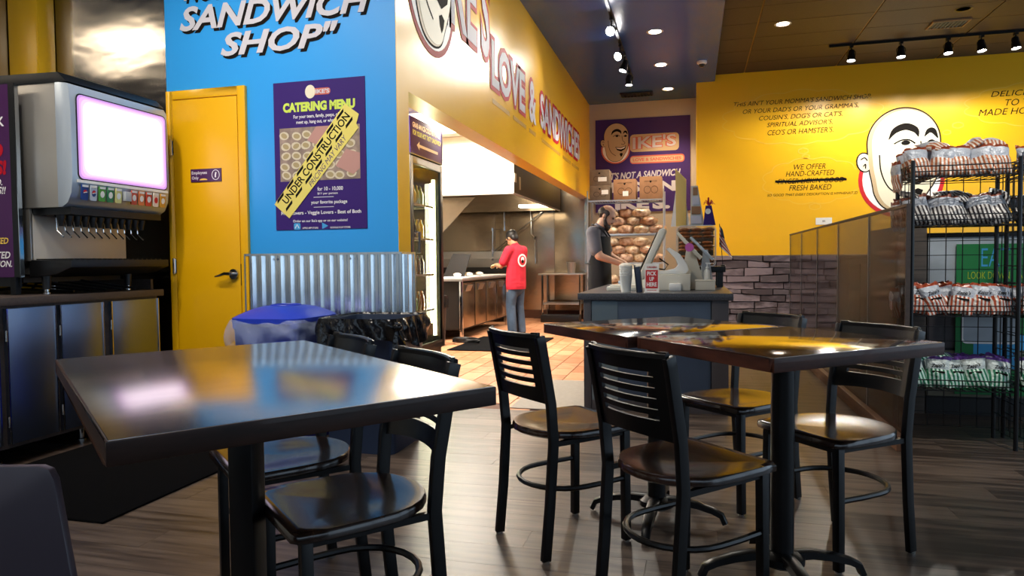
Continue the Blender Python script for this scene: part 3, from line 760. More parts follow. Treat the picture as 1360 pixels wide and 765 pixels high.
# ================================================================ kitchen
# upright drink cooler behind the opening
FX = -2.83
t = thing('beverage_cooler', 'tall lit glass-door drinks cooler with purple header inside the kitchen opening', 'cooler', (FX - .35, 7.17, 0))
ox, oy = FX - .35, 7.17
def Bk(x0, x1, y0, y1, z0, z1): return MB().box(x0 - ox, x1 - ox, y0 - oy, y1 - oy, z0, z1)
y0, y1 = 6.70, 7.65
part(t, 'cabinet', Bk(FX - .72, FX - .66, y0, y1, .1, 2.24).box(FX - .72 - ox, FX - .03 - ox, y0 - oy, y0 + .04 - oy, .1, 2.24).box(FX - .72 - ox, FX - .03 - ox, y1 - .04 - oy, y1 - oy, .1, 2.24).box(FX - .72 - ox, FX - .03 - ox, y0 - oy, y1 - oy, 2.2, 2.24).box(FX - .72 - ox, FX - .03 - ox, y0 - oy, y1 - oy, .1, .16), M['black_metal'])
M['cooler_in'] = mat('cream_cooler_lining', '#E9E2B8', .5)
part(t, 'lining', Bk(FX - .655, FX - .64, y0 + .045, y1 - .045, .165, 2.19), M['cooler_in'])
part(t, 'kick_plate', Bk(FX - .7, FX - .04, y0 + .01, y1 - .01, .0, .1), M['black_plastic'])
hd = part(t, 'header', Bk(FX - .2, FX, y0, y1, 2.245, 2.63), M['purple_dark'], bevel=.004)
part(t, 'header_edge', Bk(FX - .2, FX + .004, y1 - .012, y1 + .004, 2.25, 2.63).box(FX - .2 - ox, FX + .004 - ox, y0 - oy, y1 - oy, 2.232, 2.246), M['black_plastic'])
dm = MB()
for a in ((y0, y0 + .07, .12, 2.22), (y1 - .07, y1, .12, 2.22), (y0 + .07, y1 - .07, 2.14, 2.22), (y0 + .07, y1 - .07, .12, .2)): dm.box(FX - .03 - ox, FX - ox, a[0] - oy, a[1] - oy, a[2], a[3])
dd = part(t, 'door', dm, M['black_metal'], bevel=.004)
part(dd, 'pane', Bk(FX - .02, FX - .013, y0 + .07, y1 - .07, .2, 2.14), M['glass'])
part(dd, 'handle', MB().bar([(FX + .002 - ox, y0 + .1 - oy, 1.2), (FX + .05 - ox, y0 + .1 - oy, 1.2), (FX + .05 - ox, y0 + .1 - oy, 1.42), (FX + .002 - ox, y0 + .1 - oy, 1.42)], .02, .02, up=(0, 1, 0)), M['black_plastic'])
M['tube'] = mat('lit_fluorescent_tube', '#FFFFFF', .5, emit='#F4FFC0', estr=6)
part(t, 'light_tube', MB().tube([(FX - .07 - ox, y1 - .14 - oy, .25), (FX - .07 - ox, y1 - .14 - oy, 2.05)], .015, 8), M['tube'])
lamp('cooler_light', 'AREA', (FX - .12, y1 - .2, 1.2), 22, (1, .97, .6), .1, 1.6, target=(FX - .5, 7.0, 1.2))
for z in (.55, .95, 1.35, 1.72):
    sh = MB()
    for i in range(14): sh.box(FX - .6 - ox, FX - .06 - ox, y0 + .06 + i * .063 - oy, y0 + .066 + i * .063 - oy, z, z + .006)
    sh.box(FX - .07 - ox, FX - .06 - ox, y0 + .05 - oy, y1 - .05 - oy, z - .005, z + .02)
    part(t, 'wire_shelf', sh, M['chrome'])
F = Fr((FX + .0005, 0, 0), (0, 1, 0), (0, 0, 1))
def on(o, loc): o.location = loc; return o
on(text(hd, F, 'GRAB AN ICE-COLD BEVERAGE', (y0 + .07, y1 - .06, 2.52, 2.575), M['letter_white'], .002, .02, .1), (-ox, -oy, 0))
on(text(hd, F, 'FOR YOUR HOT TASTY SANDWICH', (y0 + .07, y1 - .05, 2.44, 2.495), M['letter_lime'], .002, .02, .1), (-ox, -oy, 0))
part(hd, 'arrow', plate(F, [(y0 + .18, 2.345), (y0 + .25, 2.39), (y0 + .25, 2.36), (y1 - .15, 2.36), (y1 - .15, 2.33), (y0 + .25, 2.33), (y0 + .25, 2.30)], .001, .002), M['letter_silver'], loc=(-ox, -oy, 0))
# bottles in the cooler
bt = MB().lathe([(.001, 0), (.03, 0), (.032, .02), (.032, .13), (.012, .19), (.012, .215), (0, .216)], n=12).mesh('bottle')
bcol = [mat('green_drink', '#6C8C2A', .15), mat('amber_drink', '#9A5A12', .15), mat('dark_drink', '#2A1510', .15), mat('yellow_drink', '#D8B62A', .15)]
bms = []
for m_ in bcol:
    q = bt.copy(); q.materials.append(m_); bms.append(q)
words = ['lowest', 'second', 'third', 'top']
for si, z in enumerate((.562, .962, 1.362, 1.732)):
    for k in range(5):
        b = bpy.data.objects.new('drink_bottle', bms[(si + (k > 2)) % 4]); C.objects.link(b); b.location = (FX - .13, 6.86 + k * .105, z)
        tag(b, '%s slim drinks bottle from the left on the %s wire shelf of the lit cooler' % (['first', 'second', 'third', 'fourth', 'fifth'][k], words[si]), 'bottle', 'drinks bottles on the %s cooler shelf' % words[si])

# hood with white end panel
t = thing('exhaust_hood', 'large exhaust hood with bright white end panel hanging over the cooking line', 'hood', (-3.6, 11.0, 2.02))
ox, oy, oz = -3.6, 11.0, 2.02
HX, HY0, HY1 = -2.38, 9.25, 12.7
def Bh(x0, x1, y0, y1, z0, z1): return MB().box(x0 - ox, x1 - ox, y0 - oy, y1 - oy, z0 - oz, z1 - oz)
M['hood_white'] = mat('white_enamel', '#F2EEE4', .35)
M['hood_dark'] = mat('near_black_steel', '#15100D', .5, 0)  # near-black steel for the hood side and other dark bodies
part(t, 'end_panel', Bh(-4.98, HX, HY0, HY0 + .03, 2.05, 2.855), M['hood_white'])
part(t, 'trim', Bh(-4.98, HX, HY0 - .004, HY0 + .0, 2.535, 2.545), M['steel_brushed'])
part(t, 'trim', Bh(-4.98, HX + .004, HY0 - .006, HY0 + .03, 2.035, 2.055), M['steel_brushed'])
part(t, 'side_panel', Bh(HX - .03, HX, HY0 + .03, HY1, 2.05, 2.855), M['hood_dark'])
part(t, 'lower_rim', Bh(HX - .03, HX + .004, HY0 + .03, HY1, 2.03, 2.052), M['steel_brushed'])
part(t, 'far_panel', Bh(-4.98, HX, HY1, HY1 + .02, 2.05, 2.855), M['steel_warm'])
part(t, 'filter_bank', MB().prism([(-4.9 - ox, 2.12 - oz), (-2.6 - ox, 2.8 - oz), (-2.6 - ox, 2.83 - oz), (-4.9 - ox, 2.15 - oz)], 'y', HY0 + .05 - oy, HY1 - .02 - oy), M['steel_warm'])
part(t, 'bracket', Bh(HX + .001, HX + .012, HY0 + .02, HY0 + .12, 2.2, 2.32), M['steel_brushed'])
part(t, 'bracket', Bh(HX + .001, HX + .012, HY0 + .3, HY0 + .36, 2.12, 2.3), M['steel_brushed'])
part(t, 'handle', MB().tube([(-3.06 - ox, HY0 - .004 - oy, .06), (-3.06 - ox, HY0 - .03 - oy, .075), (-2.93 - ox, HY0 - .03 - oy, .075), (-2.93 - ox, HY0 - .004 - oy, .06)], .006, 6), M['chrome'])
M['hood_lamp'] = mat('lit_hood_lamp', '#FFFFFF', .5, emit='#FFEBC8', estr=4)
part(t, 'lamp_cover', Bh(-3.05, -2.5, 12.2, 12.4, 2.08, 2.13), M['hood_lamp'])
part(t, 'deflector', MB().prism([(-4.9 - ox, 2.04 - oz), (-3.05 - ox, 2.04 - oz), (-3.75 - ox, 1.35 - oz), (-4.9 - ox, 1.1 - oz)], 'y', 9.6 - oy, 9.62 - oy), M['steel_warm'])
# sloping divider panel and pipes on the back wall
PF = Fr((0, YK - .013, 0), (1, 0, 0), (0, 0, 1))
solo('divider_rail', MB().bar([(-3.85, 12.9, 1.2), (-2.75, 12.9, 2.05)], .04, .02), M['chrome'], 'slanted bright steel rail across the kitchen back wall', 'rail')
t = thing('gas_pipe', 'cranked steel pipe coming down the back wall left of the worker in red', 'pipe', (-3.5, 12.78, 0))
part(t, 'pipe', MB().tube([(.02, 0, 2.8), (.02, 0, 1.72), (-.22, 0, 1.72), (-.22, 0, 1.12)], .018, 8), M['chrome'])
for z, x in ((1.72, .02), (1.72, -.22), (1.3, -.22)): part(t, 'fitting', MB().tube([(x, 0, z - .03), (x, 0, z + .03)], .026, 8), M['chrome'])
t = thing('conduit', 'thin vertical conduit on the kitchen wall above the worker in red', 'pipe', (-3.0, 12.9, 0))
part(t, 'pipe', MB().tube([(0, 0, 2.8), (.02, 0, 1.62), (.09, 0, 1.55), (.1, 0, 1.05)], .013, 8), M['chrome'])
part(t, 'fitting', MB().tube([(.08, 0, 1.52), (.1, 0, 1.58)], .024, 8), M['chrome'])
# griddle line along the back wall
t = thing('griddle', 'stainless griddle with black front rail against the kitchen back wall', 'griddle', (-3.95, 12.4, 0))
part(t, 'body', MB().box(-.95, .7, -.35, .4, .12, .9), M['steel_warm'], bevel=.006)
part(t, 'cooking_plate', MB().box(-.93, .68, -.33, .38, .9, .94), M['hood_dark'])
part(t, 'back_shelf', MB().box(-.95, .75, .2, .45, 1.16, 1.19).box(-.95, .75, .43, .45, .94, 1.3), M['steel_brushed'])
part(t, 'front_rail', MB().box(-.95, .72, -.42, -.36, .9, 1.0), M['black_metal'])
for i in range(5): part(t, 'knob', MB().lathe([(.03, 0), (.025, .03), (0, .031)], n=12), M['black_plastic'], loc=(-.6 + i * .27, -.351, .78), rot=(R(90), 0, 0))
for x in (-.9, .65):
    for y in (-.3, .35): part(t, 'leg', MB().lathe([(.025, 0), (.025, .12)], (x, y, 0), 10), M['chrome'])
# long sandwich table
t = thing('prep_table', 'long sandwich prep table with white cutting board, the worker in red reaching over it', 'table', (-3.7, 10.5, 0))
ox, oy = -3.7, 10.5
def Bp(x0, x1, y0, y1, z0, z1): return MB().box(x0 - ox, x1 - ox, y0 - oy, y1 - oy, z0, z1)
part(t, 'table_top', Bp(-4.6, -3.08, 9.05, 11.6, .83, .86), M['steel_brushed'], bevel=.004)
part(t, 'cutting_board', Bp(-3.5, -3.09, 9.1, 11.5, .862, .885), M['white'], bevel=.003)
part(t, 'body', Bp(-4.55, -3.14, 9.14, 11.55, .14, .83), M['hood_dark'])
for i in range(4):
    y = 9.2 + i * .59
    dr = part(t, 'door', Bp(-3.14, -3.125, y, y + .55, .16, .80), M['steel_warm'], bevel=.004)
    part(dr, 'handle', MB().prism([(-3.124 - ox, .78), (-3.085 - ox, .77), (-3.124 - ox, .68)], 'y', y + .12 - oy, y + .36 - oy), M['steel_brushed'])
part(t, 'side_panel', Bp(-4.5, -3.16, 9.13, 9.145, .16, .82), M['hood_dark'])
for x in (-3.11, -4.5):
    for y in (9.1, 11.5): part(t, 'leg', Bp(x - .022, x + .022, y - .022, y + .022, 0, .83), M['chrome'], bevel=.006)
M['bread'] = mat('pale_bread', '#D9B98A', .8, noise=((20, 20, 20), .2)); M['lettuce'] = mat('pale_greens', '#C9CBA0', .7)
rg = random.Random(5)
for i in range(6):
    y = 9.35 + i * .27; x = -3.25 - (i % 2) * .1
    m = MB().ball((0, 0, .028), .05, 12, 8, .028)
    m.v = [(a * 1.1, b * 1.7, c) for a, b, c in m.v]
    solo('sandwich_roll', m, M['bread'] if i % 2 else M['paper'], ['white-wrapped sandwich' , 'open pale bread roll'][i % 2] + ' number %s from the near end of the cutting board' % ['one', 'two', 'three', 'four', 'five', 'six'][i], 'sandwich', (x, y, .886), (0, 0, rg.uniform(-.4, .4)), 'sandwiches on the cutting board')
# crumpled wrap and towel at the near end
m = MB().grid(lambda u, v: (.5 * (u - .5), .36 * (v - .5), .004 + .14 * math.exp(-((u - .25) ** 2 + (v - .5) ** 2) * 9) * (1 + .35 * math.sin(19 * u + 8 * v)) + .01 * math.sin(23 * v)), 16, 14)
solo('wrapping_paper', m, M['paper'], 'heap of crumpled white wrapping paper on the near left end of the prep table', 'paper', (-3.78, 9.35, .864), recalc=False)
t = thing('steel_faucet', 'bent steel pipe faucet with white cloth at the prep table end', 'faucet', (-3.55, 9.25, .861))
part(t, 'pipe', MB().tube([(0, 0, 0), (0, 0, .42), (-.03, 0, .47), (-.1, 0, .485), (-.35, 0, .485)], .022, 10), M['chrome'])
part(t, 'spout', MB().tube([(-.06, 0, .483), (.06, 0, .47), (.10, 0, .43), (.11, 0, .32)], .02, 10), M['chrome'])
part(t, 'base', MB().lathe([(.04, 0), (.035, .02), (.02, .03)], n=12), M['chrome'])
m = MB().prism([(-.2, 0), (.13, .0), (.22, .36), (-.06, .37)], 'y', -.01, .01)
solo('pan_cover', m, M['hood_dark'], 'dark steel cover propped open over the prep table', 'lid', (-3.42, 9.75, .862), (R(-12), 0, 0))
# hanging bin by the cooler
t = thing('trash_can', 'dark trash can with black bag between the cooler and the prep table', 'bin', (-3.32, 8.5, 0))
part(t, 'body', MB().lathe([(.17, 0), (.2, .62), (.21, .64), (.19, .64)], n=20), M['counter_trim'])
part(t, 'liner', MB().lathe([(.18, .6), (.215, .66), (.225, .6), (.22, .5)], n=20), M['liner_black'])
m = MB().grid(lambda u, v: (.42 * (u - .5), .3 * (v - .5), .002 + .06 * math.exp(-((u - .5) ** 2 + (v - .5) ** 2) * 10) * (1 + .4 * math.sin(21 * u + 6 * v))), 12, 10)
solo('hose_coil', MB().tube([((.17 + .012 * math.sin(i)) * math.cos(i * .45), (.12) * math.sin(i * .45), .03 + .0012 * i) for i in range(40)], .016, 6), M['black_plastic'], 'coil of black hose on the floor by the prep table leg', 'hose', (-2.93, 8.75, .0))
# small steel table
t = thing('steel_side_table', 'small stainless table with lower shelf against the kitchen back wall', 'table', (-2.32, 12.67, 0))
part(t, 'table_top', MB().box(-.42, .42, -.28, .28, .845, .87), M['steel_brushed'], bevel=.004)
part(t, 'shelf', MB().box(-.34, .34, -.24, .24, .30, .33), M['steel_brushed'])
for x in (-.35, .35):
    for y in (-.24, .24): part(t, 'leg', MB().tube([(x, y, 0), (x, y, .845)], .02, 8), M['chrome'])
solo('steel_bucket', MB().lathe([(0, 0), (.07, 0), (.09, .2), (.096, .205), (.088, .2), (.066, .01), (0, .01)], n=18), M['steel_brushed'], 'small grey bucket on the stainless side table', 'bucket', (-2.14, 12.5, .871))
solo('black_box', MB().box(-.36, .34, -.14, .14, 0, .13), M['black_plastic'], 'low black box on the floor under the stainless side table', 'box', (-2.28, 12.25, 0), bevel=.01)
# ---- wire storage rack in the alcove
RX0, RX1, RY0, RY1 = -1.66, -.44, 11.3, 11.8
t = thing('storage_rack', 'chrome wire storage rack before the purple wall sign', 'rack', (-1.05, 11.55, 0))
ox, oy = -1.05, 11.55
for x in (RX0, RX1):
    for y in (RY0, RY1): part(t, 'post', MB().tube([(x - ox, y - oy, 0), (x - ox, y - oy, 2.24)], .012, 8), M['steel_brushed'])
SZ = (.45, 1.06, 1.53, 2.08)
for z in SZ:
    m = MB()
    for y in (RY0, RY1): m.box(RX0 - ox, RX1 - ox, y - oy - .004, y - oy + .004, z - .02, z + .004)
    for i in range(28): m.box(RX0 - ox + .02 + i * .044, RX0 - ox + .026 + i * .044, RY0 - oy, RY1 - oy, z - .002, z + .003)
    part(t, 'wire_shelf', m, M['steel_brushed'])
def carton(label, x0, x1, z0, z1, m_, y0=11.35, y1=11.7, txt=True, lid=0):
    t = thing('carton', label, 'box', ((x0 + x1) / 2, (y0 + y1) / 2, z0), 0, 'cartons on top of the wire rack')
    wx, wy_, h = (x1 - x0) / 2, (y1 - y0) / 2, z1 - z0
    part(t, 'box', MB().box(-wx, wx, -wy_, wy_, 0, h), m_, bevel=.003)
    part(t, 'flap', MB().box(-wx + .003, wx - .003, -wy_ + .002, -.003, h, h + .004).box(-wx + .003, wx - .003, .003, wy_ - .002, h, h + .004), m_)
    F = Fr((0, -wy_, 0), (1, 0, 0), (0, 0, 1))
    part(t, 'print', plate(F, [(0, h * .72), (.012, h * .75), (.018, h * .8), (.01, h * .83), (0, h * .81), (-.01, h * .83), (-.018, h * .8), (-.012, h * .75)], .001, .001), M['letter_black'])
    part(t, 'print', stroke(F, ell(-wx * .3, h * .42, wx * .3, h * .16, 16), .006, .001, .001, True), M['edge_wood'])
    part(t, 'print', stroke(F, ell(wx * .35, h * .42, wx * .3, h * .16, 16), .006, .001, .001, True), M['edge_wood'])
    return t, F, wx, h
z = 2.085
a = carton('dull brown carton, lower of the two stacked at the left end of the wire rack', -1.63, -1.30, z, z + .245, M['cardboard_dark'])
part(a[0], 'label_sticker', plate(a[1], [(.03, .1), (.14, .1), (.14, .17), (.03, .17)], .0015, .001), M['paper'])
a = carton('dull brown carton, upper of the two stacked at the left end of the wire rack', -1.63, -1.31, z + .251, z + .50, M['cardboard_dark'])
part(a[0], 'label_sticker', plate(a[1], [(-.02, .06), (.12, .06), (.12, .13), (-.02, .13)], .0015, .001), M['paper'])
a = carton('brown carton with white sticker in the middle of the wire rack top', -1.24, -.88, z, z + .33, M['cardboard'])
part(a[0], 'label_sticker', plate(a[1], [(-.03, .06), (.06, .06), (.06, .14), (-.03, .14)], .0015, .001), M['paper'])
on(text(a[0], a[1], 'HANDLE WITH CARE', (-.12, .12, .265, .28), M['edge_wood'], .001, .01), (0, 0, 0))
a = carton('brown carton without sticker at the right end of the wire rack top', -.82, -.47, z, z + .36, M['cardboard'])
on(text(a[0], a[1], 'HANDLE WITH CARE', (-.1, .1, .28, .295), M['edge_wood'], .001, .01), (0, 0, 0))
# bags of rolls on the rack
M['bagroll'] = mat('clear_bag_of_rolls', '#B5885A', .28, noise=((18, 18, 18), .3, 5, '#E0CDB0'), bump=((24, 24, 24), .6, .02), coat=.5)
M['bagroll_red'] = mat('bag_of_darker_rolls', '#9A6A48', .28, noise=((18, 18, 18), .3, 5, '#CDA88A'), bump=((24, 24, 24), .6, .02), coat=.5)
def rollbag(seed):
    rg = random.Random(seed); ph = [rg.uniform(0, 6) for _ in range(4)]
    def fn(u, v):
        a = 2 * math.pi * u; t_ = math.pi * v
        r = .12 * math.sin(t_) ** .6 * (1 + .1 * math.sin(3 * a + ph[0]) + .07 * math.sin(5 * a + 4 * v + ph[1]) + .06 * math.sin(9 * v + ph[2]))
        return (r * math.cos(a) * 1.12, r * math.sin(a) * 1.2, .08 - .08 * math.cos(t_) + .012 * math.sin(4 * a + ph[3]) * math.sin(t_))
    return MB().grid(fn, 18, 10, True).mesh('roll_bag')
rbm = [rollbag(i) for i in range(4)]
for i, q in enumerate(rbm): q.materials.append(M['bagroll'] if i % 2 else M['bagroll_red'])
k = 0; nm = ['first', 'second', 'third', 'fourth', 'fifth', 'sixth']
lv = {1.06: 'lower', 1.53: 'middle', .45: 'bottom'}
for z in (.45, 1.06, 1.53):
    for tier in range(3):
        for i in range(5 - tier):
            o = bpy.data.objects.new('roll_bag', rbm[k % 4]); C.objects.link(o)
            o.location = (-1.54 + (i + tier * .5) * .245, 11.52 + .03 * math.sin(k * 2.1), z + .004 + tier * .135); o.rotation_euler = (0, 0, k * 1.3); k += 1
            o.scale = (1, 1, .92)
            tag(o, '%s from left of the clear bags of rolls, %s tier on the %s rack shelf' % (nm[i], ['lower', 'middle', 'upper'][tier], lv[z]), 'bread bag', 'bags of rolls on the wire rack')
# ================================================================ order counter
t = thing('order_counter', 'order counter with dark speckled stone top and blue-grey front panel', 'counter', (-.26, 5.9, 0))
ox, oy = -.26, 5.9
def Bc(x0, x1, y0, y1, z0, z1): return MB().box(x0 - ox, x1 - ox, y0 - oy, y1 - oy, z0, z1)
CX0, CX1, CY0, CY1 = -.775, .25, 5.05, 6.95
part(t, 'countertop', Bc(CX0 - .04, CX1 + .03, CY0 - .03, CY1, .812, .862), M['granite'], bevel=.004)
part(t, 'body', Bc(CX0 + .005, CX1 - .005, CY0 + .04, CY1 - .02, .06, .811), M['counter_front'])
part(t, 'front_panel', Bc(CX0 + .06, CX1 - .12, CY0 + .02, CY0 + .039, .07, .80), M['counter_front'], bevel=.002)
M['panel_reflection'] = mat('painted_panel_reflection', '#93A3AC', .2, .7)  # reflection on the glossy front panel, painted as a pale strip
part(t, 'front_panel', Bc(CX0 + .058, CX0 + .25, CY0 + .012, CY0 + .02, .07, .80), M['panel_reflection'], label='pale painted reflection at the left of the front')
part(t, 'corner_post', Bc(CX0, CX0 + .055, CY0, CY0 + .06, 0, .811), M['counter_trim'], bevel=.003)
part(t, 'corner_post', Bc(CX1 - .115, CX1, CY0, CY0 + .06, 0, .811), M['counter_trim'], bevel=.003)
part(t, 'kick_plate', Bc(CX0 + .05, CX1 - .1, CY0 + .01, CY0 + .05, 0, .07), M['counter_trim'])
part(t, 'side_panel', Bc(CX0 - .002, CX0 + .004, CY0 + .06, CY1 - .02, .04, .81), M['counter_trim'])
Z = .8635
# table tent
t = thing('pickup_sign', 'red and white PICK UP HERE table sign on the counter edge', 'sign', (-.285, 5.14, Z))
part(t, 'card', MB().box(-.052, .052, -.004, .004, 0, .212), M['paper'], rot=(R(-4), 0, 0))
part(t, 'base', MB().box(-.055, .055, -.03, .03, 0, .004), M['white'])
F = Fr((0, -.0045, 0), (1, 0, 0), (0, .07, 1))
part(t, 'red_field', plate(F, [(-.044, .03), (.044, .03), (.044, .165), (-.044, .165)], .0, .001), M['red'])
for s, z, w_ in (('PICK', .124, .033), ('UP', .084, .017), ('HERE', .044, .036)): text(t, F, s, (-w_, w_, z, z + .03), M['letter_white'], .0015, .03)
text(t, F, 'ORDERS', (-.035, .035, .178, .192), M['letter_red'], .0015, .03)
text(t, F, 'SANDWICHES', (0, None, .012, .02), M['letter_red'], .0015, .02)
# plastic cups
M['cup'] = mat('translucent_plastic_cup', '#E9EAE6', .2, alpha=.6)
t = thing('cup_stack', 'stack of clear plastic cups at the left of the PICK UP sign', 'cups', (-.475, 5.16, Z))
m = MB()
for i in range(7): m.lathe([(.034, .012 * i), (.047, .12 + .012 * i), (.05, .124 + .012 * i), (.047, .127 + .012 * i)], n=18)
part(t, 'cup', m, M['cup'], recalc=False)
part(t, 'lid', MB().lathe([(.05, .19), (.05, .2), (.034, .215), (0, .22)], n=18), M['cup'])
solo('cup_holder', MB().box(-.022, .012, -.05, .05, 0, .19).box(-.03, -.024, -.05, .05, .0, .205), M['bin_navy'], 'dark blue card holder between the cups and the PICK UP sign', 'holder', (-.368, 5.22, Z), (0, R(-6), 0), bevel=.003)
solo('lid_tray', MB().box(-.13, .13, -.07, .07, 0, .03).box(-.11, .11, -.05, .05, .03, .045), M['offwhite'], 'low pale tray of lids behind the plastic cups', 'tray', (-.52, 5.5, Z), bevel=.006)
solo('sandwich_bag_pile', MB().grid(lambda u, v: (.26 * (u - .5), .22 * (v - .5), .15 * (math.sin(math.pi * u) * math.sin(math.pi * v)) ** .4 * (1 + .1 * math.sin(14 * u + 6 * v))), 14, 12), M['offwhite'], 'heap of white sandwich bags on the counter by the bearded worker', 'bags', (-.47, 6.1, Z), recalc=False)
# point of sale
t = thing('payment_terminal', 'white point-of-sale terminal with tilted screen and curved stand', 'terminal', (-.15, 5.6, Z))
part(t, 'base', MB().box(-.12, .14, -.14, .12, 0, .125), M['offwhite'], bevel=.008)
part(t, 'paper_slot', MB().box(-.02, .07, -.17, -.13, 0, .055), M['white'], bevel=.004)
st = MB().sweep([(-.1, 0, .13), (.03, 0, .135), (.085, 0, .16), (.07, 0, .21), (.02, 0, .27), (-.04, 0, .31)], [(-.06, -.012), (.06, -.012), (.06, .012), (-.06, .012)], up=(0, 1, 0))
st = MB().prism([(-.13, .125), (.10, .125), (.125, .15), (.115, .2), (.06, .28), (-.02, .335), (-.05, .325), (.02, .25), (.045, .2), (.02, .17), (-.05, .155), (-.13, .15)], 'y', -.05, .05)
part(t, 'stand', st, M['white'], bevel=.008)
sc = part(t, 'screen_housing', MB().prism([(-.26, .10), (-.225, .08), (-.05, .45), (-.045, .475), (-.07, .485), (-.10, .47)], 'y', -.12, .12), M['offwhite'], bevel=.008)
part(sc, 'screen', MB().prism([(-.266, .13), (-.262, .13), (-.112, .455), (-.116, .455)], 'y', -.10, .10), M['black_plastic'])
part(t, 'cable', MB().tube([(-.1, -.02, .25), (-.03, -.03, .2), (-.06, -.02, .16), (-.12, -.02, .17)], .006, 6), M['black_plastic'])
t = thing('card_reader', 'pale customer tablet with pink sticker leaning right on its stand', 'tablet', (.0, 5.75, Z))
part(t, 'body', MB().prism([(-.12, .44), (-.105, .46), (.08, .255), (.06, .235)], 'y', -.11, .11), M['offwhite'], bevel=.005)
part(t, 'stand', MB().prism([(-.10, .0), (.08, .0), (.10, .02), (.02, .32), (-.04, .34)], 'y', -.03, .03), M['offwhite'], bevel=.006)
M['pink'] = mat('pink_sticker', '#C45CB4', .5)
part(t, 'sticker', MB().lathe([(0, 0), (.035, 0), (.035, .002), (0, .002)], n=10), M['pink'], loc=(-.02, -.112, .335), rot=(R(90), 0, 0))
t = thing('second_tablet', 'grey tablet behind the card reader leaning left', 'tablet', (.11, 6.05, Z))
part(t, 'body', MB().prism([(-.13, .42), (-.11, .43), (.07, .24), (.05, .23)], 'y', -.11, .11), M['silver_plastic'], bevel=.005)
part(t, 'stand', MB().prism([(-.05, 0), (.07, 0), (.02, .32), (-.02, .32)], 'y', -.03, .03), M['grey_plastic'])
solo('condiment_box', MB().box(-.075, .075, -.06, .06, 0, .075).box(-.078, .078, -.063, .063, .068, .078), M['offwhite'], 'pale green-white box right of the payment terminal', 'box', (.10, 5.6, Z), bevel=.004)
t = thing('soap_dispenser', 'clear pump bottle with white pump at the right end of the counter', 'bottle', (.115, 5.62, Z + .079))
part(t, 'bottle', MB().lathe([(.001, 0), (.022, 0), (.022, .07), (.01, .085), (.01, .09)], n=14), M['cup'])
part(t, 'pump', MB().lathe([(.012, .09), (.012, .1), (.004, .102), (.004, .125)], n=10).bar([(-.012, 0, .13), (.03, 0, .127)], .014, .01), M['white'])
t = thing('tip_jar', 'small clear jar beside the payment terminal', 'jar', (.045, 5.78, Z))
part(t, 'jar', MB().lathe([(.001, 0), (.035, 0), (.035, .15), (.03, .155)], n=16), M['cup'])
# black stand with bakery case
t = thing('display_stand', 'black shelf stand carrying the bakery case at the counter end', 'stand', (.06, 6.4, 0))
part(t, 'shelf', MB().box(-.20, .22, -.2, .2, .99, 1.04), M['black_plastic'], bevel=.004)
for x in (-.18, .17):
    for y in (-.17, .17): part(t, 'leg', MB().box(x - .02, x + .03, y - .02, y + .02, .863, .99), M['black_plastic'])
t = thing('bakery_case', 'clear bakery case of wrapped cookies on the black stand', 'case', (.035, 6.4, 1.041))
fm = MB()
pr = rr_poly(-.165, .165, 0, .355, .04, 4)
fm.bar([(x, -.17, z) for x, z in pr], .007, .007, closed=True, up=(0, 1, 0)).bar([(x, .17, z) for x, z in pr], .007, .007, closed=True, up=(0, 1, 0))
part(t, 'frame', fm, M['steel_brushed'])
part(t, 'back_panel', MB().box(-.155, .155, .13, .14, .01, .345), M['cardboard_dark'])
part(t, 'pane', MB().prism(rr_poly(-.162, .162, .002, .352, .04, 4), 'y', -.166, .166), M['glass'])
for z in (.12, .235): part(t, 'shelf', MB().box(-.155, .155, -.15, .15, z, z + .006), M['glass'])
M['cookie'] = mat('wrapped_cookie', '#A8673A', .4, noise=((50, 50, 50), .35), coat=.4)
cm = [MB().ball((0, 0, .015), .052, 12, 6, .0165).mesh('cookie'), MB().ball((0, 0, .015), .048, 12, 6, .0165).mesh('cookie')]
for c in cm: c.materials.append(M['cookie'])
k = 0
for si, z in enumerate((.006, .13, .245)):
    for ti in range(3):
        for i in range(3):
            o = bpy.data.objects.new('wrapped_cookie', cm[k % 2]); C.objects.link(o); k += 1
            o.location = (.035 + (i - 1) * .1 + .01 * math.sin(k), 6.29, 1.041 + z + .001 + ti * .031)
            tag(o, 'wrapped cookie, %s of the %s pile on the %s shelf of the bakery case' % (['lowest', 'middle', 'topmost'][ti], ['left', 'centre', 'right'][i], ['bottom', 'middle', 'top'][si]), 'cookie', 'cookies on the %s shelf of the bakery case' % ['bottom', 'middle', 'top'][si])
t = thing('yellow_board', 'tall narrow yellow menu board standing on the bakery case', 'board', (-.10, 6.42, 1.402))
part(t, 'board', MB().prism([(-.04, 0), (.05, 0), (.05, .42), (-.045, .52)], 'y', -.008, .008), mat('pale_yellow_board', '#E6C06A', .5), bevel=.002)
part(t, 'back_card', MB().prism([(-.085, .0), (.08, 0), (.02, .42), (-.03, .42)], 'y', .012, .018), M['paper'])
t = thing('leaflet_rack', 'stepped rack of leaflets right of the yellow board', 'rack', (.03, 6.42, 1.402))
part(t, 'back', MB().prism([(-.045, 0), (.08, 0), (.02, .36), (-.04, .36)], 'y', -.006, .006), M['offwhite'])
for i in range(4): part(t, 'leaflet', MB().box(-.04 + .006 * i, .055 - .012 * i, -.02, -.014, .02 + .085 * i, .09 + .085 * i), M['cardboard'] if i % 2 else M['letter_silver'])
t = thing('gift_cone', 'dark purple paper cone with a white round badge and red bow on the bakery case', 'decoration', (.145, 6.3, 1.402))
part(t, 'cone', MB().prism([(-.05, 0), (.055, 0), (.02, .17), (-.03, .17)], 'y', -.02, .02), M['purple_dark'])
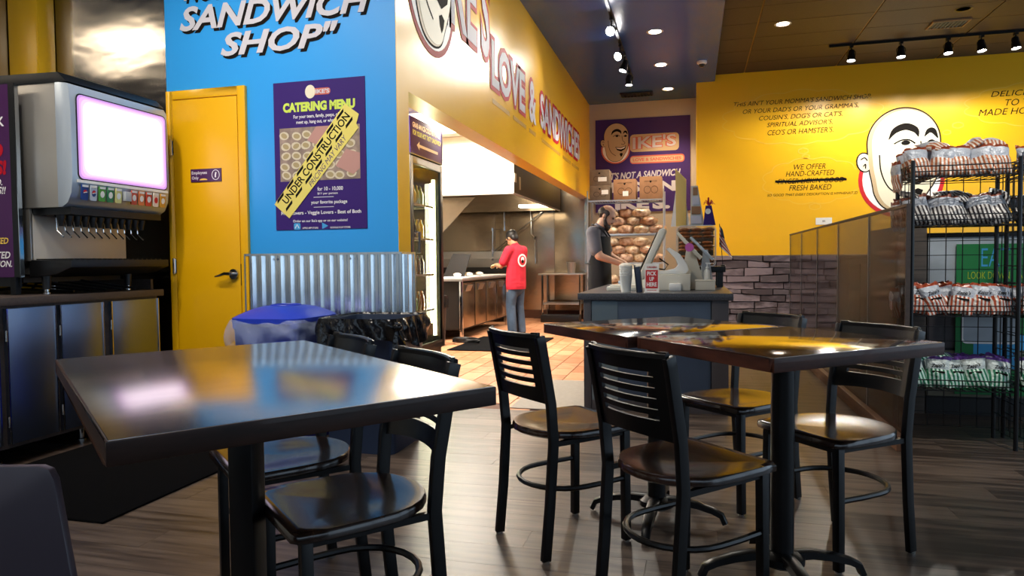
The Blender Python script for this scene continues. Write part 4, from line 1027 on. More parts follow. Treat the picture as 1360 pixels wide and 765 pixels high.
part(t, 'badge', MB().lathe([(0, 0), (.024, 0), (.024, .003), (0, .003)], n=16), M['paper'], loc=(-.01, -.021, .12), rot=(R(90), 0, 0))
bw = MB()
for i in range(7):
    a = i * .9; bw.sweep([(0, 0, .17), (.03 * math.cos(a), .02 * math.sin(a), .2 + .02 * (i % 3)), (.05 * math.cos(a), .03 * math.sin(a), .18 + .02 * (i % 2))], [(-.006, -.002), (.006, -.002), (.006, .002), (-.006, .002)])
part(t, 'bow', bw, M['red'])
# little flag
t = thing('flag', 'small American flag on a stick at the right of the bakery case', 'flag', (.262, 6.3, 1.041))
part(t, 'stick', MB().tube([(0, 0, -.0), (-.03, 0, .37)], .003, 6), M['black_metal'])
part(t, 'base', MB().lathe([(.001, 0), (.02, 0), (.02, .01), (.004, .015)], n=10), M['black_plastic'])
def flagp(i, j0, j1, x_off=0):
    m = MB(); N = 5
    # draped strip: stripes fall diagonally
    vs = []
    for k in range(N + 1):
        v = k / N
        for j in (j0, j1):
            s = j / 9
            vs.append((-.03 + .11 * s * v * .6 + .045 * v, -.006 - .012 * math.sin(5 * s + 3 * v), .345 - .12 * v * (1 - .1 * s) - .17 * s))
    m.add(vs, [(2 * k, 2 * k + 1, 2 * k + 3, 2 * k + 2) for k in range(N)]); return m
for j in range(9): part(t, 'stripe', flagp(j, j, j + 1), M['red'] if j % 2 else M['paper'], recalc=False)
part(t, 'canton', MB().add([(-.025, -.022, .355), (-.018, -.026, .26), (.014, -.026, .24), (-.004, -.024, .32)], [(0, 1, 2, 3)]), M['bin_navy'], recalc=False)
# second worktop behind, where the bearded worker stands
t = thing('rear_counter', 'rear sandwich counter behind the order counter', 'counter', (-.3, 8.0, 0))
part(t, 'countertop', MB().box(-.45, .42, -.72, .72, .84, .885), M['steel_brushed'], bevel=.004)
part(t, 'body', MB().box(-.42, .4, -.7, .7, .08, .84), M['hood_dark'])
part(t, 'kick_plate', MB().box(-.38, .38, -.66, .66, 0, .08), M['black_plastic'])
solo('bread_basket', MB().box(-.14, .14, -.18, .18, 0, .14).box(-.12, .12, -.16, .16, .14, .17), M['offwhite'], 'pale box of bread on the rear counter in front of the bearded worker', 'box', (-.5, 7.75, .886), bevel=.02)

# ================================================================ tinted partition
t = thing('glass_partition', 'brown tinted glass partition with seams between counter area and chip rack', 'partition', (1.17, 6.65, 0))
ys = [4.3, 5.17, 6.19, 7.17, 8.16, 9.06]
for a, b in zip(ys[:-1], ys[1:]): part(t, 'pane', MB().box(-.006, .006, a - 6.65 + .004, b - 6.65 - .004, .09, 1.385), M['tint_glass'])
part(t, 'top_rail', MB().box(-.012, .012, ys[0] - 6.65, ys[-1] - 6.65, 1.386, 1.402), M['laminate_brown'])
M['curb_wood'] = mat('brown_wood_curb', '#6A4A36', .5, noise=((6, 3, 30), .3))
part(t, 'base_rail', MB().box(-.045, .02, ys[0] - 6.65, ys[-1] - 6.65, 0, .088), M['curb_wood'], bevel=.004)
for y in ys: part(t, 'seam_strip', MB().box(-.008, .008, y - 6.65 - .003, y - 6.65 + .003, .09, 1.386), M['steel_brushed'])
part(t, 'end_post', MB().box(-.012, .012, ys[0] - 6.66, ys[0] - 6.65, .0, 1.402), M['laminate_brown'])
t = thing('dark_cabinet', 'dark brown low cabinet seen through the tinted partition', 'cabinet', (2.2, 6.9, 0))
M['dark_wood'] = mat('dark_brown_wood', '#2A1D17', .45, noise=((4, 4, 20), .3))
part(t, 'body', MB().box(-.75, .7, -.7, .7, 0, 1.10), M['dark_wood'], bevel=.004)
part(t, 'top', MB().box(-.78, .73, -.73, .73, 1.10, 1.13), M['laminate_brown'], bevel=.004)
for i in range(3): part(t, 'door', MB().box(-.762, -.752, -.66 + i * .45, -.25 + i * .45, .06, 1.05), M['dark_wood'], bevel=.003)
# low cooler with green poster
t = thing('chest_cooler', 'grey low display cooler with dark end panel behind the chip rack', 'cooler', (2.2, 5.75, 0))
part(t, 'body', MB().box(-.60, 1.2, -.33, .4, .12, 1.25), M['black_plastic'])
part(t, 'end_panel', MB().box(-.80, -.61, -.35, .42, 0, 1.32), mat('grey_brown_wood', '#4D443D', .5, noise=((3, 3, 40), .25)), bevel=.003)
part(t, 'rim', MB().box(-.61, 1.2, -.36, .4, 1.245, 1.27), M['black_metal'])
M['frost'] = mat('frosted_grey_glass', '#A9B3BC', .3, noise=((2, 2, 5), .25))
part(t, 'front_window', MB().box(-.60, 1.2, -.345, -.331, .84, 1.24), M['frost'])
part(t, 'front_band', MB().box(-.60, 1.2, -.35, -.331, .72, .82), M['offwhite'])
part(t, 'front_band', MB().box(-.60, 1.2, -.345, -.331, .47, .7), M['counter_trim'])
part(t, 'front_panel', MB().box(-.60, 1.2, -.345, -.331, .13, .45), mat('dull_tan_panel', '#6E6A5A', .5))
part(t, 'kick_plate', MB().box(-.6, 1.2, -.34, -.33, 0, .12), M['black_plastic'])
t = thing('eat_poster', 'green poster with EAT in blue letters hung on the low cooler behind the rack', 'poster', (2.0, 5.392, .15))
part(t, 'sheet', MB().box(-.23, .30, -.004, .002, 0, 1.04), M['green'])
part(t, 'lower_field', MB().box(-.12, .30, -.006, -.0041, .18, .42), M['sky_print'])
F = Fr((0, -.0045, 0), (1, 0, 0), (0, 0, 1))
text(t, F, 'EAT', (-.08, .09, .885, 1.01), M['sky_print'], .001, -.008)
text(t, F, 'LOOK DOWN', (-.16, .09, .80, .85), mat('yellow_green_letter', '#B5C928', .5), .001, -.008)
text(t, F, 'A', (.13, .17, .80, .85), mat('yellow_green_letter', '#B5C928', .5), .001, -.008)
part(t, 'picture', plate(F, rr_poly(-.19, .14, .36, .70, .03), .0, .002), M['frost'])
part(t, 'frame_line', stroke(F, rr_poly(-.19, .14, .36, .70, .03), .014, .002, .001, True), M['letter_white'])
# ================================================================ wall graphics
LS = .28
FB = Fr((0, YB - .0008, 0), (1, 0, 0), (0, 0, 1))
def drop(parent, fr, s, box, m, sh, d=.002, bold=.03, dx=.018, dz=-.02, **k):
    b = box; text(parent, fr, s, (b[0] + dx, b[1] + dx, b[2] + dz, b[3] + dz), sh, d, bold, LS, name='letter_shadow', **k)
    text(parent, fr, s, b, m, d + .003, bold, LS, **k)
drop(wb_, FB, 'SANDWICH', (-3.51, -2.03, 2.745, 2.915), M['letter_silver'], M['letter_black'])
drop(wb_, FB, 'SHOP"', (-3.18, -2.27, 2.545, 2.71), M['letter_silver'], M['letter_black'])
drop(wb_, FB, '"NOT YOUR AVERAGE', (-3.5, -2.1, 2.955, 3.12), M['letter_silver'], M['letter_black'])
# restroom style sign on the door
t = thing('door_sign', 'small plum Employees Only sign on the yellow door', 'sign', (-3.30, YB - .036, 1.725))
part(t, 'plate', MB().box(-.125, .125, -.002, .003, -.045, .045), M['purple_maroon'])
F = Fr((0, -.0022, 0), (1, 0, 0), (0, 0, 1))
text(t, F, 'Employees', (-.115, .01, .002, .03), M['letter_white'], .001, .01)
text(t, F, 'Only', (-.115, -.06, -.033, -.006), M['letter_white'], .001, .01)
part(t, 'emblem', stroke(F, ell(.08, 0, .03, .034, 20), .004, .0, .001, True), M['letter_white'])
part(t, 'emblem', stroke(F, [(.078, -.018), (.078, .0), (.083, .018)], .01, .0, .001), M['letter_white'])
part(t, 'emblem', plate(F, ell(-.02, -.034, .032, .012, 12, 0, 180), 0, .001), M['letter_gold'])
# catering poster
px0, px1, pz0, pz1 = -2.77, -2.085, 1.33, 2.33
t = thing('catering_poster', 'purple CATERING MENU poster crossed by a yellow UNDER CONSTRUCTION strip on the blue wall', 'poster', ((px0 + px1) / 2, YB - .004, pz0))
W, H = (px1 - px0) / 2, pz1 - pz0
part(t, 'sheet', MB().box(-W, W, -.002, .003, 0, H), M['purple_dark'])
F = Fr((0, -.0022, 0), (1, 0, 0), (0, 0, 1))
def pt(s, z0, z1, m, x0=None, x1=None, b=.01, sh=0): text(t, F, s, (x0, x1, z0, z1), m, .001, b, sh)
text(t, F, 'CATERING MENU', (-.27, .27, .795, .86), M['letter_lime'], .001, .06)
pt('For your team, family, peeps, office,', .745, .775, M['letter_white'], -.19, .19)
pt('meet up, hang out, or whatever!', .708, .738, M['letter_white'], -.17, .17)
pt('for 10 - 10,000', .255, .285, M['letter_white'], -.02, .17)
pt('$11 per person', .23, .248, M['letter_white'], -.02, .13)
pt('your favorite package', .165, .195, M['letter_white'], -.07, .2, .012)
pt('Meat Lovers - Veggie Lovers - Best of Both', .095, .127, M['letter_white'], -.3, .3, .012)
pt("Order on our Ike's app or on our website!", .045, .068, M['letter_white'], -.21, .2)
pt('APPLE APP STORE', .004, .016, M['letter_white'], -.14, -.02)
pt('GOOGLE PLAY STORE', .004, .016, M['letter_white'], .07, .22)
for z in (.215, .148): part(t, 'rule', plate(F, [(-.05, z), (.1, z), (.1, z + .003), (-.05, z + .003)], 0, .001), M['letter_white'])
part(t, 'icon', plate(F, rr_poly(-.205, -.155, .0, .045, .01), 0, .001), M['sky_print'])
part(t, 'icon', stroke(F, [(-.195, .01), (-.18, .036), (-.165, .01)], .005, .001, .001), M['letter_white'])
part(t, 'icon', plate(F, [(.01, .0), (.055, .022), (.01, .045)], 0, .001), M['sky_print'])
part(t, 'logo', plate(F, rr_poly(-.08, .09, .90, .945, .02), 0, .001), M['letter_pink'])
part(t, 'logo', plate(F, ell(-.06, .925, .038, .045), .001, .001), M['cream'])
text(t, F, "IKE'S", (-.02, .085, .908, .938), M['letter_silver'], .0022, .04)
M['photo_bg'] = mat('food_photo', '#8F7C70', .5, noise=((14, 14, 14), .35))
part(t, 'photo', plate(F, [(-.30, .33), (.30, .33), (.30, .69), (-.30, .69)], 0, .001), M['photo_bg'])
rg = random.Random(2)
M['wrap_roll'] = mat('printed_wrap', '#CFC4AA', .6); M['wrap_fill'] = mat('printed_filling', '#A8966C', .6)
for r in range(5):
    for c in range(7):
        x = -.26 + c * .083 + rg.uniform(-.008, .008); z = .365 + r * .068 + rg.uniform(-.006, .006)
        if x > .275: continue
        part(t, 'printed_roll', plate(F, ell(x, z, .037, .028, 12, rot=rg.uniform(-20, 20)), .001, .0006), M['wrap_roll'])
        part(t, 'printed_roll', plate(F, ell(x, z, .025, .017, 10, rot=rg.uniform(-30, 30)), .0017, .0005), M['wrap_fill'])
M['hand_print'] = mat('printed_hand', '#B98A80', .6)
part(t, 'printed_hand', plate(F, [(-.09, .60), (-.02, .57), (.1, .60), (.17, .69), (-.02, .69)], .0025, .0005), M['hand_print'])
part(t, 'printed_hand', plate(F, [(.12, .42), (.25, .36), (.30, .40), (.30, .50), (.2, .53)], .0025, .0005), M['hand_print'])
# diagonal strip
a = math.atan2(.72, .62); c_, s_ = math.cos(a), math.sin(a)
FT = Fr((-.02, -.0062, .46), (c_, 0, s_), (-s_, 0, c_))
tp = part(t, 'tape', plate(FT, [(-.43, -.085), (.36, -.105), (.37, -.075), (.43, -.05), (.42, .075), (-.43, .065)], 0, .001), M['tape_yellow'])
n = 7
for i in range(n):
    x = -.41 + i * .118
    for z in (.048, -.038): part(tp, 'tape_dash', plate(FT, [(x, z), (x + .075, z), (x + .09, z + .016), (x + .015, z + .016)], .001, .001), M['letter_black'])
text(tp, FT, 'UNDER CONSTRUCTION', (-.37, .38, -.012, .04), M['letter_black'], .0015, .02)
text(tp, FT, 'PRICING MAY VARY', (-.16, .26, -.083, -.048), M['purple_dark'], .0015, .0, .3)

# soffit lettering : frame with x = world Y, y = world Z
FS = Fr((XS + .0008, 0, 0), (0, 1, 0), (0, 0, 1))
def outline(parent, fr, s, box, face, ring, d, b0, b1, g0, g1, third=None):
    if third: text(parent, fr, s, box, third[0], d, third[1], 0, name='letter_halo', grow=third[2])
    text(parent, fr, s, box, ring, d + .003, b1, 0, name='letter_outline', grow=g1)
    text(parent, fr, s, box, face, d + .006, b0, 0, grow=g0)
M['halo'] = mat('pale_yellow_halo_print', '#F2D98A', .45)
outline(so, FS, 'LOVE', (6.42, 7.78, 2.79, 3.24), M['letter_silver'], M['letter_red'], .001, .03, .10, 0, .045)
outline(so, FS, '&', (8.0, 8.36, 2.76, 3.26), M['letter_silver'], M['letter_red'], .001, .03, .10, 0, .045)
outline(so, FS, 'SANDWICHES', (8.62, 11.75, 2.80, 3.24), M['letter_silver'], M['letter_red'], .001, .03, .10, 0, .045)
for a, b in ((6.45, 7.1), (7.25, 7.85), (8.0, 8.35), (8.7, 10.0), (10.2, 10.9), (11.0, 11.7)):
    part(so, 'letter_shadow', plate(FS, [(a, 2.63), (b, 2.63), (b, 2.675), (a, 2.675)], 0, .002), M['letter_tan'])
outline(so, FS, "IKE'S", (5.12, 6.35, 3.0, 3.86), M['letter_silver'], M['letter_red'], .001, .02, .055, 0, .05)
def emblem(parent, fr, cx, cz, s, ring=M['red'], skin=M['cream'], line=M['letter_black'], d=.001, full=True):
    """bald head in a ring; s = head half-height"""
    def q(pts): return [(cx + x * s, cz + y * s) for x, y in pts]
    def pl(pts, k, m, n='emblem'): part(parent, n, plate(fr, q(pts), d + k * .0016, .0014), m)
    pl(ell(-.02, -1.02, 1.14, 1.12, 40), 0, ring, 'emblem_ring')
    pl(ell(-.02, -1.02, 1.03, 1.01, 40), 1, M['letter_white'], 'emblem_ring')
    head = ell(.03, .02, .95, 1.0, 26, -8, 188) + [(-.90, -.35), (-.86, -.75), (-.78, -1.1), (-.72, -1.5), (-.45, -1.88), (0, -1.98), (.42, -1.86), (.62, -1.5), (.9, -1.05), (.97, -.6)]
    for _ in range(2): head = [((1 - w_) * head[i][0] + w_ * head[(i + 1) % len(head)][0], (1 - w_) * head[i][1] + w_ * head[(i + 1) % len(head)][1]) for i in range(len(head)) for w_ in (.25, .75)]
    o = [(x * 1.035, (y + .45) * 1.025 - .45) for x, y in head]
    pl(ell(-1.0, -.50, .22, .30, 20, rot=12), 2, line); pl(o, 2.2, line)
    pl(ell(-1.0, -.50, .185, .265, 20, rot=12), 3, skin); pl(head, 3.4, M['cream_shade'])
    pl([(x * .93 + .05, (y + .45) * .97 - .45) for x, y in head], 4.4, skin)
    def smooth(p):
        out = []
        for i in range(len(p) - 1):
            a, b, c, e = p[max(i - 1, 0)], p[i], p[i + 1], p[min(i + 2, len(p) - 1)]
            for k_ in range(5):
                t_ = k_ / 5; out.append(tuple(.5 * (2 * b[n] + (c[n] - a[n]) * t_ + (2 * a[n] - 5 * b[n] + 4 * c[n] - e[n]) * t_ ** 2 + (3 * b[n] - a[n] - 3 * c[n] + e[n]) * t_ ** 3) for n in range(len(b))))
        return out + [tuple(p[-1])]
    def st(pts, w, k=6, m=line):
        ws = w if isinstance(w, list) else [w] * len(pts)
        r_ = smooth([(p[0], p[1], v) for p, v in zip(pts, ws)]); pts = [(p[0], p[1]) for p in r_]; w = [max(p[2], .01) for p in r_]
        part(parent, 'emblem_line', stroke(fr, q(pts), [v * s for v in w] if isinstance(w, list) else w * s, d + k * .0016, .001), m)
    st([(-1.1, -.42), (-1.0, -.36), (-.92, -.45)], .03); st([(-1.03, -.62), (-.97, -.55), (-.97, -.68)], .03)
    st([(-.36, .13), (-.2, .38), (.08, .49), (.34, .38), (.42, .18)], [.02, .16, .2, .17, .02])
    st([(.58, .18), (.68, .33), (.80, .33), (.92, .12)], [.02, .13, .15, .03])
    st([(-.22, -.0), (-.02, .1), (.18, .1), (.34, -.01)], .04); st([(.6, -.04), (.76, .07), (.88, -.02)], .04)
    pl(ell(.09, .02, .12, .07, 14), 6, line); pl(ell(.76, -.01, .10, .065, 14), 6, line)
    st([(.48, .05), (.55, -.35), (.72, -.52), (.6, -.66), (.42, -.6)], .035)
    pl([(-.05, -.82), (.4, -.88), (.82, -.74), (.72, -1.02), (.42, -1.2), (.1, -1.08)], 6, line)
    pl([(0, -.87), (.4, -.93), (.76, -.80), (.66, -.95), (.4, -1.03), (.14, -.98)], 7.2, M['letter_white'])
    st([(-.6, -.3), (-.55, -.8), (-.35, -1.25), (.0, -1.52)], .035)
    pl([(.3, -1.36), (.42, -1.3), (.56, -1.36), (.5, -1.52), (.42, -1.62), (.34, -1.52)], 6, line)
emblem(so, FS, 4.86, 3.55, .43, ring=M['letter_red'])
# yellow back wall
FY = Fr((0, YW - .0008, 0), (1, 0, 0), (0, 0, 1))
L = M['letter_black']
for s, x0, x1, z in (("THIS AIN'T YOUR MOMMA'S SANDWICH SHOP,", .66, 2.70, 3.575), ("OR YOUR DAD'S OR YOUR GRAMMA'S,", .80, 2.52, 3.45), ("COUSIN'S, DOG'S OR CAT'S,", 1.05, 2.29, 3.33), ("SPIRITUAL ADVISOR'S,", 1.17, 2.15, 3.215), ("CEO'S OR HAMSTER'S.", 1.18, 2.16, 3.095),
                     ('WE OFFER', 1.58, 2.05, 2.525), ('HAND-CRAFTED', 1.46, 2.18, 2.42), ("FINGER-LICKIN' GOOD", 1.34, 2.32, 2.305), ('FRESH BAKED', 1.51, 2.14, 2.195)):
    text(wy, FY, s, (x0, x1, z, z + .085), L, .001, 0.0, .25)
text(wy, FY, 'SO GOOD THAT EVERY DESCRIPTION IS HYPHENATED', (1.18, 2.52, 2.11, 2.15), L, .001, .0, .25)
part(wy, 'strike_line', stroke(FY, [(1.30, 2.35), (1.6, 2.34), (1.9, 2.352), (2.36, 2.345)], .035, .003, .001), L)
part(wy, 'strike_line', stroke(FY, [(1.32, 2.335), (1.8, 2.36), (2.34, 2.362)], .02, .0045, .001), L)
for s, x0, x1, z in (('DELICIOUS,', 4.33, 5.1, 3.48), ('TO THE', 4.52, 5.0, 3.35), ('MADE HOW YOU', 4.17, 5.3, 3.22)):
    text(wy, FY, s, (x0, x1, z, z + .095), L, .001, 0.0, .25)
def cloud(cx, cz, rx, rz, n, amp, ph=0):
    pts = []
    for i in range(n * 8):
        a = 2 * math.pi * i / (n * 8); k = 1 + amp * abs(math.sin(n * a / 2 + ph))
        pts.append((cx + rx * k * math.cos(a), cz + rz * k * math.sin(a)))
    return pts
for a in ((1.68, 3.36, 1.12, .40, 14, .09), (1.86, 2.34, .70, .34, 12, .1), (5.0, 3.36, .95, .30, 12, .1), (1.72, 2.82, .07, .04, 6, .1), (1.76, 2.73, .05, .03, 6, .1), (3.9, 3.1, .07, .04, 6, .1), (3.75, 3.0, .05, .03, 6, .1), (1.9, 1.93, .08, .045, 6, .1)):
    part(wy, 'bubble_line', stroke(FY, cloud(*a), .014, .0003, .001, True), M['bubble_line'])
emblem(wy, FY, 3.14, 2.86, .53)
# small notice on the yellow wall
t = thing('notice_card', 'small white card on the yellow wall above the partition', 'notice', (2.03, YW - .003, 1.64))
part(t, 'card', MB().box(-.12, .12, -.002, .002, 0, .11), M['paper'])
text(t, Fr((0, -.0022, 0), (1, 0, 0), (0, 0, 1)), '84', (0, None, .04, .07), M['edge_wood'], .001)
# purple sign in the alcove
t = thing('wall_banner', 'big purple banner with bald-head logo in the alcove above the wire rack', 'sign', (-.89, YK - .02, 2.0))
part(t, 'panel', MB().box(-.86, .86, 0, .018, 0, 1.72), M['purple'])
F = Fr((0, -.0008, 0), (1, 0, 0), (0, 0, 1))
part(t, 'logo', plate(F, rr_poly(-.22, .66, 1.10, 1.42, .07), .0005, .001), M['cream_shade'])
part(t, 'logo', plate(F, rr_poly(-.22, .76, .88, 1.03, .06), .0005, .001), M['letter_pink'])
part(t, 'logo', plate(F, rr_poly(-.21, .74, .905, 1.005, .04), .0016, .001), M['cream_shade'])
text(t, F, 'LOVE & SANDWICHES', (-.17, .70, .925, .985), M['letter_pink'], .003, .04)
for m_, g, b, d in ((M['letter_pink'], .0, .07, .003), (M['letter_silver'], -.008, .02, .0055)):
    text(t, F, "IKE'S", (-.18, .62, 1.14, 1.38), m_, d, b, 0, grow=g, tilt=.04)
emblem(t, F, -.48, 1.40, .235, ring=M['letter_pink'], skin=M['cream_shade'], d=.0055)
text(t, F, "IT'S NOT A SANDWICH.", (-.62, .70, .60, .73), M['letter_silver'], .001, .03, .25, tilt=.03)
text(t, F, "IT'S AN", (-.6, .60, .36, .56), M['letter_silver'], .001, .05, 0)
text(t, F, "IKE'S.", (-.5, .50, .04, .27), M['letter_silver'], .001, .06, 0)

# ================================================================ lights on the ceilings
M['lamp_on'] = mat('lit_lamp', '#FFFFFF', .5, emit='#FFFFFF', estr=30)
M['down_on'] = mat('lit_downlight_lens', '#FFFFFF', .5, emit='#FFF0DA', estr=4)
def downlight(label, x, y, z, on=True):
    t = thing('downlight', label, 'ceiling light', (x, y, z), 0, 'round ceiling downlights')
    part(t, 'trim_ring', MB().lathe([(.075, .0), (.1, -.004), (.104, 0)], n=24), M['white'] if on else M['black_plastic'], recalc=False)
    part(t, 'lens', MB().lathe([(0, -.001), (.076, -.001)], n=24), M['down_on'] if on else M['black_plastic'], recalc=False)
for lb, x, y in (('lit round downlight in the blue ceiling, nearest of the row of three', -.46, 9.11), ('lit round downlight in the blue ceiling, middle of the row of three', -.45, 10.66), ('lit round downlight in the blue ceiling, farthest, near the vent', -.4, 12.18)):
    downlight(lb, x, y, 4.0185)
downlight('lit round downlight in the brown tiled ceiling', 1.13, 9.59, 4.1215)
downlight('dark round recessed fitting in the brown tiled ceiling', 3.2, 9.64, 4.1215, False)
for i, (x, y) in enumerate(((-.6, 4.6), (-3.0, 2.2), (-1.9, 2.0))): downlight('round downlight above the %s' % ('passage before the order counter', 'drink machine and yellow door', 'waste bins')[i], x, y, 4.0185)
t = thing('ceiling_troffer', 'long lit ceiling panel above the near left table', 'ceiling light', (-2.6, .8, 4.019))
part(t, 'frame', MB().box(-.64, .64, -.34, .34, -.02, 0), M['white'])
part(t, 'diffuser', MB().box(-.6, .6, -.3, .3, -.024, -.02), M['diffuser'])
for i, (x, y) in enumerate(((2.3, 3.1),)): downlight('added out-of-view downlight above the chip rack aisle', x, y, 4.1215)  # fixture added to go with the extra rack spot
def spot(label, loc, aim, power, grp, on=True, col=(1, .93, .8), sp=75, bl=.9):
    loc = Vector(loc); d = (Vector(aim) - loc).normalized()
    t = thing('track_spotlight', label, 'spotlight', loc + Vector((0, 0, .14)), 0, grp)
    part(t, 'adapter', MB().box(-.02, .02, -.035, .035, -.03, .0).tube([(0, 0, -.03), (0, 0, -.1)], .011, 8), M['black_metal'])
    q = d.to_track_quat('Z', 'Y'); m = MB()
    m.lathe([(.028, -.09), (.04, -.08), (.045, -.02), (.052, .0), (.058, .07), (.053, .07), (.05, .0)], n=18)
    h = part(t, 'lamp_head', m, M['black_metal'], loc=(0, 0, -.14), smooth=30); h.rotation_euler = q.to_euler()
    part(h, 'lamp_lens', MB().lathe([(0, .058), (.052, .058)], n=18), M['lamp_on'], recalc=False)
    part(h, 'yoke', MB().bar([(-.055, 0, 0), (-.055, 0, -.05), (0, 0, -.1), (.055, 0, -.05), (.055, 0, 0)], .008, .016, up=(0, 1, 0)), M['black_metal'])
    if on: lamp('track_lamp', 'SPOT', loc + d * .09, power, col, .04, target=aim, spot=sp, blend=bl)
    return t
t = thing('light_track', 'black light track running away along the blue ceiling', 'light track', (-.93, 9.0, 4.018))
part(t, 'rail', MB().box(-.018, .018, -2.2, 2.3, -.03, 0), M['black_metal'])
G = 'spotlights on the blue ceiling track'
spot('glaring spotlight on the blue ceiling track, nearest in view', (-.93, 8.35, 3.84), (-1.4, 5.2, 2.2), 50, G)
spot('second spotlight on the blue ceiling track, facing the yellow soffit', (-.93, 9.4, 3.84), (-1.865, 7.6, 2.9), 45, G)
spot('third spotlight on the blue ceiling track, in the dark cluster', (-.93, 9.95, 3.84), (-1.5, 9.6, 1.9), 120, G)
spot('farthest spotlight on the blue ceiling track, pointing down', (-.93, 10.75, 3.84), (-1.0, 10.6, 1.0), 90, G)
spot('spotlight on the blue ceiling track above the left of the counter aisle', (-.93, 6.9, 3.84), (-1.865, 5.3, 2.9), 30, G)
t = thing('light_track', 'black light track across the brown tiled ceiling', 'light track', (3.6, 10.72, 4.12))
part(t, 'rail', MB().box(-1.72, 2.4, -.018, .018, -.035, 0), M['black_metal'])
G = 'spotlights on the tiled ceiling track'
for i, (x, a, p) in enumerate(((2.17, 1.75, 110), (2.80, 2.7, 110), (3.38, 3.2, 60), (3.78, 4.2, 60), (4.18, 4.8, 60))):
    spot('%s spotlight from the left on the tiled ceiling track' % ['first', 'second', 'third', 'fourth', 'fifth'][i], (x, 10.72, 3.945), (x + .25 * (a - x), 10.45, 2.0), p * .6, G, sp=176, bl=.35)
def vent(label, x0, x1, y0, y1, z, m=None):
    t = thing('ceiling_vent', label, 'vent', ((x0 + x1) / 2, (y0 + y1) / 2, z))
    wx, wy_ = (x1 - x0) / 2, (y1 - y0) / 2
    part(t, 'backing', MB().box(-wx, wx, -wy_, wy_, -.006, 0), M['black_plastic'])
    n = 9
    for i in range(n): part(t, 'slat', MB().obox((-wx + (i + .5) * 2 * wx / n, 0, -.012), (.012, 2 * wy_, .018), (0, R(25), 0)), M['black_metal'])
    f = MB()
    for a in ((-wx - .02, -wx, -wy_ - .02, wy_ + .02), (wx, wx + .02, -wy_ - .02, wy_ + .02), (-wx, wx, -wy_ - .02, -wy_), (-wx, wx, wy_, wy_ + .02)): f.box(*a, -.022, 0)
    part(t, 'frame', f, m or M['black_metal'])
vent('dark slotted air vent in the blue ceiling near the alcove', -1.20, -.68, 12.25, 12.5, 4.019)
vent('dark slotted air vent with tan surround in the brown tiled ceiling', 3.0, 3.4, 10.02, 10.3, 4.122, M['ceil_grid'])
t = thing('security_camera', 'small dome security camera on the blue ceiling near the tiled ceiling', 'camera', (.14, 10.65, 4.019))
part(t, 'base', MB().lathe([(.07, 0), (.07, -.03), (.05, -.045)], n=20), M['white'])
part(t, 'dome', MB().lathe([(.048, -.04), (.04, -.07), (.02, -.085), (0, -.088)], n=20), M['black_plastic'])
# ================================================================ chip racks
def bag_mat(name, c1, c2, top, scale=6.5, body='#BFC6D2'):
    m = bpy.data.materials.new(name); m.use_nodes = True; nt = m.node_tree; b = nt.nodes['Principled BSDF']; b.inputs['Roughness'].default_value = .38; b.inputs['Metallic'].default_value = .1
    tc = nt.nodes.new('ShaderNodeTexCoord'); sp = nt.nodes.new('ShaderNodeSeparateXYZ'); nt.links.new(tc.outputs['Generated'], sp.inputs[0])
    wv = nt.nodes.new('ShaderNodeMath'); wv.operation = 'MULTIPLY_ADD'; wv.inputs[1].default_value = scale; nt.links.new(sp.outputs['X'], wv.inputs[0])
    k = nt.nodes.new('ShaderNodeMath'); k.operation = 'MULTIPLY'; k.inputs[1].default_value = 1.2; nt.links.new(sp.outputs['Z'], k.inputs[0]); nt.links.new(k.outputs[0], wv.inputs[2])
    fr = nt.nodes.new('ShaderNodeMath'); fr.operation = 'FRACT'; nt.links.new(wv.outputs[0], fr.inputs[0])
    gt = nt.nodes.new('ShaderNodeMath'); gt.operation = 'GREATER_THAN'; gt.inputs[1].default_value = .5; nt.links.new(fr.outputs[0], gt.inputs[0])
    mx = nt.nodes.new('ShaderNodeMix'); mx.data_type = 'RGBA'; mx.inputs['A'].default_value = srgb(c1); mx.inputs['B'].default_value = srgb(c2); nt.links.new(gt.outputs[0], mx.inputs['Factor'])
    g2 = nt.nodes.new('ShaderNodeMath'); g2.operation = 'GREATER_THAN'; g2.inputs[1].default_value = .55; nt.links.new(sp.outputs['Z'], g2.inputs[0])
    m2 = nt.nodes.new('ShaderNodeMix'); m2.data_type = 'RGBA'; nt.links.new(mx.outputs['Result'], m2.inputs['A']); m2.inputs['B'].default_value = srgb(body); nt.links.new(g2.outputs[0], m2.inputs['Factor'])
    g3 = nt.nodes.new('ShaderNodeMath'); g3.operation = 'GREATER_THAN'; g3.inputs[1].default_value = .86; nt.links.new(sp.outputs['Z'], g3.inputs[0])
    m3 = nt.nodes.new('ShaderNodeMix'); m3.data_type = 'RGBA'; nt.links.new(m2.outputs['Result'], m3.inputs['A']); m3.inputs['B'].default_value = srgb(top); nt.links.new(g3.outputs[0], m3.inputs['Factor'])
    nt.links.new(m3.outputs['Result'], b.inputs['Base Color'])
    nz = nt.nodes.new('ShaderNodeTexNoise'); nz.inputs['Scale'].default_value = 28; nz.inputs['Detail'].default_value = 3; nt.links.new(tc.outputs['Object'], nz.inputs['Vector'])
    bp = nt.nodes.new('ShaderNodeBump'); bp.inputs['Strength'].default_value = .9; bp.inputs['Distance'].default_value = .02; nt.links.new(nz.outputs['Fac'], bp.inputs['Height']); nt.links.new(bp.outputs[0], b.inputs['Normal'])
    return m
BM = {'orange': bag_mat('orange_striped_bag', '#B5502A', '#E6E2DC', '#A8421F'), 'dark': bag_mat('black_striped_bag', '#2A2026', '#D8D6D4', '#8A4A36'),
      'copper': bag_mat('copper_striped_bag', '#B4673A', '#E8E0D8', '#93401F'), 'green': bag_mat('green_striped_bag', '#147A56', '#CFE6DC', '#5E3A94', body='#C8D6D8')}
